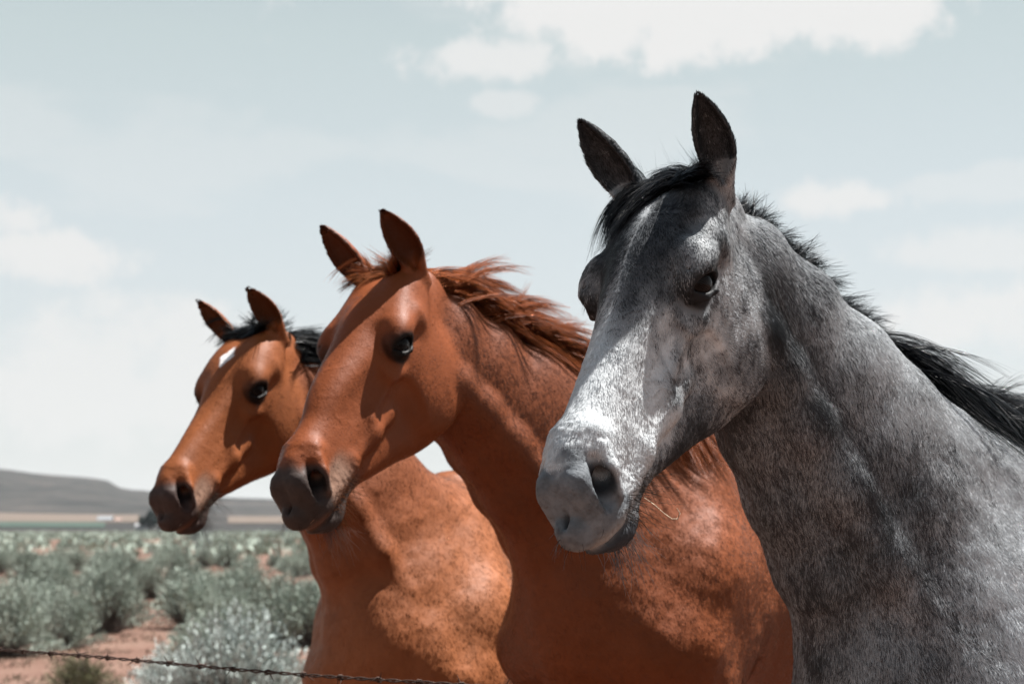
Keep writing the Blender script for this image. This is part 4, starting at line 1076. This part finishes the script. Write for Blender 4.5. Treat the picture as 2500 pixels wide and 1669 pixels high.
# beyond, the shrubs read as one mass: low leafy tufts joined into one object
def mass():
    g = np.random.default_rng(5); V = []; F = []; S = []; n = 0
    D = np.sqrt(g.uniform(62 ** 2, 540 ** 2, 9000)); A = np.radians(g.uniform(-36, 36, 9000)); X, Y = np.sin(A) * D, np.cos(A) * D
    X2 = g.uniform(-60, 60, 900); Y2 = g.uniform(11, 64, 900); px = 1250 + F_PX * X2 / Y2; ok = (px > 860) | (px < -260); near0 = len(X); X = np.concatenate([X, X2[ok]]); Y = np.concatenate([Y, Y2[ok]]); fs = np.where(np.arange(len(X)) < near0, 1.0, .42)
    Z = gz(X, Y)
    cl = vnoise(np.stack([X, Y, X * 0], 1), .06, 72); keep = cl > .30; X, Y, Z, fs = X[keep], Y[keep], Z[keep], fs[keep]; rep_ = np.where(fs < 1, 5, 1); X, Y, Z, fs = (np.repeat(q, rep_) for q in (X, Y, Z, fs)); m = len(X)
    K = 34; hs_ = np.sin(X * 12.9898 + Y * 78.233) * .5 + .5; R_ = .4 + .4 * hs_; Hh = .5 + .45 * hs_; fq = np.repeat(fs, K)[:, None]
    a = g.uniform(0, 6.28, (m, K)); rr = np.sqrt(g.random((m, K))); cx = X[:, None] + np.cos(a) * rr * R_[:, None]; cy = Y[:, None] + np.sin(a) * rr * R_[:, None]
    cz = Z[:, None] + Hh[:, None] * np.sqrt(1.05 - rr ** 2) * g.uniform(.55, 1, (m, K)); sh = np.repeat(g.uniform(0, .45, m), K) + g.uniform(0, .3, m * K)
    c = np.stack([cx, cy, cz], -1).reshape(-1, 3); s = g.normal(0, .075, (len(c), 3)) * fq; u = g.normal(0, .06, (len(c), 3)); u[:, 2] = np.abs(u[:, 2]) + .09; u *= fq
    V = np.stack([c - s - u, c + s - u * .8, c + s * .6 + u, c - s * .7 + u], 1).reshape(-1, 3); F = np.arange(len(V)).reshape(-1, 4)
    o = new_mesh_obj('far_sagebrush', V, F, SAGE, smooth=False); vattr(o.data, 'shade', np.repeat(sh, 4)); tag(o, 'distant sagebrush covering the plain towards the hills', 'shrubs', kind='stuff')
mass()
# litter and dry grass between the shrubs
def litter():
    g = np.random.default_rng(9); n = 60000; D = np.sqrt(g.uniform(10 ** 2, 60 ** 2, n)); px = g.uniform(-200, 800, n); X = (px - 1250) / F_PX * D; Y = D
    k = fbm(np.stack([X, Y, X * 0], 1), .8, 2, 73) > .47; X, Y = X[k], Y[k]; Z = gz(X, Y); m = len(X)
    c = np.stack([X, Y, Z], 1); d = g.normal(0, 1, (m, 3)); d[:, 2] = np.abs(d[:, 2]) * .9 + .2; d *= (g.uniform(.03, .11, m) / np.linalg.norm(d, axis=1))[:, None]; s = g.normal(0, .006, (m, 3))
    V = np.stack([c - s, c + s, c + d], 1).reshape(-1, 3); F = np.arange(len(V)).reshape(-1, 3)
    mt = mat_land('straw', [(.3, (.09, .065, .045)), (.7, (.2, .15, .11))], 3, 30); o = new_mesh_obj('dry_grass', V, F, mt, smooth=False); tag(o, 'dry grass and litter on the reddish soil between the shrubs', 'grass', kind='stuff')
litter()
# far trees and farm buildings
def blob_tree(px, d, h, w, label, seed):
    g = np.random.default_rng(seed); V = []; n = 1300
    root = bpy.data.objects.new('cottonwood_tree', None); COL.objects.link(root); root.location = (at(px, d), d, float(d > 650) * 1.0); tag(root, label, 'tree', 'dark trees at the foot of the hills')
    lob = [(g.normal(0, .22, 3) * V3(w, w, h * .5), g.uniform(.28, .42)) for _ in range(9)]
    for i in range(n):
        c, r_ = lob[g.integers(9)]; q = norm(g.normal(0, 1, 3)) * r_ * g.random() ** .4; p = c + q * V3(w, w, h * .8) + V3(0, 0, h * .58); s = g.normal(0, .22, 3); u = g.normal(0, .22, 3)
        V += [p - s - u, p + s - u, p + s + u, p - s + u]
    F = np.arange(len(V)).reshape(-1, 4); o = new_mesh_obj('crown', V, F, TREE, root, smooth=False); vattr(o.data, 'shade', np.repeat(g.uniform(0, .5, n), 4))
    tv = [V3(math.cos(a) * r_, math.sin(a) * r_, z) for z, r_ in ((-1, .35), (h * .3, .25), (h * .7, .1)) for a in np.arange(6) * math.pi / 3]
    tf = [(i * 6 + j, i * 6 + (j + 1) % 6, i * 6 + 6 + (j + 1) % 6, i * 6 + 6 + j) for i in range(2) for j in range(6)]
    new_mesh_obj('trunk', tv, np.array(tf), BARK, root)
TREE = leaf_mat('tree_leaf', (.018, .030, .030), (.035, .055, .05))
blob_tree(372, 640, 7.6, 4.6, 'dark round tree right at the muzzle of the bay horse', 1)
blob_tree(405, 655, 6.4, 4.2, 'dark tree partly hidden behind the muzzle of the bay horse', 2)
blob_tree(105, 1210, 4.6, 3.4, 'tiny tree on the pale strip at the foot of the hill', 3)
def barn(px, d, w, h, dep, z, wall, roof, label):
    root = bpy.data.objects.new('farm_building', None); COL.objects.link(root); root.location = (at(px, d), d, z); tag(root, label, 'building', 'farm buildings below the hills')
    mw = bpy.data.materials.new('painted_wall'); mw.use_nodes = True; mw.node_tree.nodes['Principled BSDF'].inputs['Base Color'].default_value = (*wall, 1)
    mr = bpy.data.materials.new('metal_roof'); mr.use_nodes = True; mr.node_tree.nodes['Principled BSDF'].inputs['Base Color'].default_value = (*roof, 1)
    a = w / 2; b = dep / 2
    V = [(-a, -b, -1), (a, -b, -1), (a, b, -1), (-a, b, -1), (-a, -b, h), (a, -b, h), (a, b, h), (-a, b, h)]
    new_mesh_obj('wall', V, np.array([(0, 1, 5, 4), (1, 2, 6, 5), (2, 3, 7, 6), (3, 0, 4, 7)]), mw, root, False)
    e = .4; V = [(-a - e, -b - e, h - .1), (a + e, -b - e, h - .1), (a + e, 0, h + b * .6), (-a - e, 0, h + b * .6), (-a - e, b + e, h - .1), (a + e, b + e, h - .1),
                 (-a - e, -b - e, h - .3), (a + e, -b - e, h - .3), (-a - e, b + e, h - .3), (a + e, b + e, h - .3)]
    new_mesh_obj('roof', V, np.array([(0, 1, 2, 3), (3, 2, 5, 4), (6, 7, 1, 0), (4, 5, 9, 8), (8, 9, 7, 6)]), mr, root, False)
    new_mesh_obj('door', [(-.9, -b - .05, -1), (.9, -b - .05, -1), (.9, -b - .05, h * .7), (-.9, -b - .05, h * .7)], np.array([(0, 1, 2, 3)]), mr, root, False)
barn(263, 900, 7, 2.6, 6, 3.6, (.30, .30, .30), (.20, .21, .22), 'small white farm building with grey roof below the hill')
barn(288, 930, 6, 1.8, 5, 3.8, (.42, .22, .17), (.30, .20, .17), 'low reddish shed right of the white farm building')
barn(352, 640, 4, 1.6, 4, .6, (.40, .40, .40), (.35, .35, .35), 'little white shed at the foot of the dark tree')

# ------------------------------------------------------------------ barbed wire and its posts
def tube(P, r, k=6):
    P = np.asarray(P, float); V = []; n = len(P)
    for i in range(n):
        t = norm(P[min(i + 1, n - 1)] - P[max(i - 1, 0)]); s = norm(np.cross(t, (.1, .2, 1.))); u = np.cross(s, t); rr = r[i] if hasattr(r, '__len__') else r
        V += [P[i] + (s * math.cos(a) + u * math.sin(a)) * rr for a in np.arange(k) * 2 * math.pi / k]
    F = [(i * k + j, i * k + (j + 1) % k, (i + 1) * k + (j + 1) % k, (i + 1) * k + j) for i in range(n - 1) for j in range(k)]
    return np.array(V), np.array(F)
RUST = mat_land('rusty_wire', [(.35, (.030, .022, .020)), (.55, (.07, .045, .036)), (.72, (.14, .10, .085))], 60, 400, rough=.6, bump=.0003)
RUST.node_tree.nodes['Principled BSDF'].inputs['Metallic'].default_value = .5
hW = .27; dl, dr = hW * F_PX / (1580 - 1290), hW * F_PX / (1669 - 1290)
WA, WB = V3(at(0, dl), dl, CAM_H - hW + .010), V3(at(1190, dr), dr, CAM_H - hW + .012); wd = norm(WB - WA); WL = np.linalg.norm(WB - WA)
def wire():
    S0, S1 = -1.6, 4.2; root = bpy.data.objects.new('barbed_wire', None); COL.objects.link(root); root.location = WA
    tag(root, 'thin rusty barbed wire strand running across the lower left in front of the horses', 'wire')
    n = 1500; t = np.linspace(S0, S1, n); side = norm(np.cross(wd, (0, 0, 1)))
    for ph in (0, math.pi):
        c = wd[None] * t[:, None] + (side[None] * np.cos(t * 78 + ph)[:, None] + V3(0, 0, 1)[None] * np.sin(t * 78 + ph)[:, None]) * .0021
        c[:, 2] += -.012 * np.sin((t - S0) / (S1 - S0) * math.pi) + .002 * np.sin(t * 5)
        V, F = tube(c, .0017, 5); new_mesh_obj('strand', V, F, RUST, root)
    g = np.random.default_rng(3)
    for i, s in enumerate(np.arange(S0 + .05, S1, .098)):
        c = wd * s + V3(0, 0, -.012 * math.sin((s - S0) / (S1 - S0) * math.pi) + .002 * math.sin(s * 5)); a0 = g.uniform(0, 6.28)
        co = [c + wd * (u * .010 - .005) + (side * math.cos(a0 + u * 13) + V3(0, 0, 1) * math.sin(a0 + u * 13)) * .0048 for u in np.linspace(0, 1, 16)]
        e0 = co[0] + norm(co[0] - co[1] + (co[0] - c) * .9) * .016; e1 = co[-1] + norm(co[-1] - co[-2] + (co[-1] - c) * .9) * .016
        V, F = tube([e0] + co + [e1], [.0003] + [.0013] * 16 + [.0003], 5); new_mesh_obj('barb', V, F, RUST, root)
    return S0, S1
S0, S1 = wire()
def post(s, label):
    p = WA + wd * s; root = bpy.data.objects.new('fence_post', None); COL.objects.link(root); root.location = (p[0], p[1], 0); tag(root, label, 'fence post', 'posts carrying the barbed wire')
    g = np.random.default_rng(int(s * 10) + 50); Z = np.linspace(-.2, 1.32, 12); P = [V3(.05 + .008 * math.sin(z * 4), .006 * math.cos(z * 5), z) for z in Z]
    V, F = tube(P, [.052 + g.uniform(-.004, .004) for _ in Z], 12); V = np.concatenate([V, [P[-1] + V3(0, 0, .004)]]); k = len(V) - 1; cap = [(k - 12 + j, k - 12 + (j + 1) % 12, k, k) for j in range(12)]
    new_mesh_obj('shaft', V, F, BARK, root); V2, F2 = tube([V3(.05, 0, 1.319), V3(.05, 0, 1.333)], [.052, .046], 12); new_mesh_obj('cap', np.concatenate([V2, [V3(.05, 0, 1.335)]]), np.array(list(F2) + [(12 + j, 12 + (j + 1) % 12, 24, 24) for j in range(12)])[:12], BARK, root)
post(S0 + .02, 'weathered wooden fence post holding the left end of the wire'); post(S1 - .02, 'weathered wooden fence post holding the right end of the wire')
# a bit of straw caught at the grey's lip
def straw():
    H = HS['grey']; a = head_pt(H, (.500, .045, -.165)); M = H.M
    P = [a, a + V3(.014, -.005, -.010), a + V3(.026, -.008, -.021), a + V3(.037, -.008, -.029), a + V3(.045, -.006, -.029), a + V3(.048, -.006, -.021), a + V3(.044, -.006, -.014)]
    mt = mat_land('straw_stalk', [(.3, (.45, .32, .22)), (.7, (.62, .48, .36))], 30, 80)
    V, F = tube(P, [.0007, .0007, .0007, .0009, .0012, .0010, .0003], 5); o = new_mesh_obj('straw', V, F, mt)
    tag(o, 'curled bit of pale straw hanging from the lip of the grey horse', 'straw')
straw()
# ------------------------------------------------------------------ the air between here and the hills
if HAZE:
    z0, z1 = -3.0, 115.0; a, y0, y1 = 5600.0, -800.0, 5600.0
    V = [(-a, y0, z0), (a, y0, z0), (a, y1, z0), (-a, y1, z0), (-a, y0, z1), (a, y0, z1), (a, y1, z1), (-a, y1, z1)]
    mh = bpy.data.materials.new('haze'); mh.use_nodes = True; t = mh.node_tree; t.nodes.clear()
    o = N(t, 'ShaderNodeOutputMaterial'); v = N(t, 'ShaderNodeVolumePrincipled'); v.inputs['Color'].default_value = (.86, .90, .93, 1); v.inputs['Density'].default_value = .00005; v.inputs['Anisotropy'].default_value = .2
    t.links.new(v.outputs[0], o.inputs['Volume'])
    hz = new_mesh_obj('haze', V, np.array([(0, 3, 2, 1), (4, 5, 6, 7), (0, 1, 5, 4), (1, 2, 6, 5), (2, 3, 7, 6), (3, 0, 4, 7)]), mh, smooth=False)
    tag(hz, 'thin pale haze over the plain', 'haze', kind='stuff')
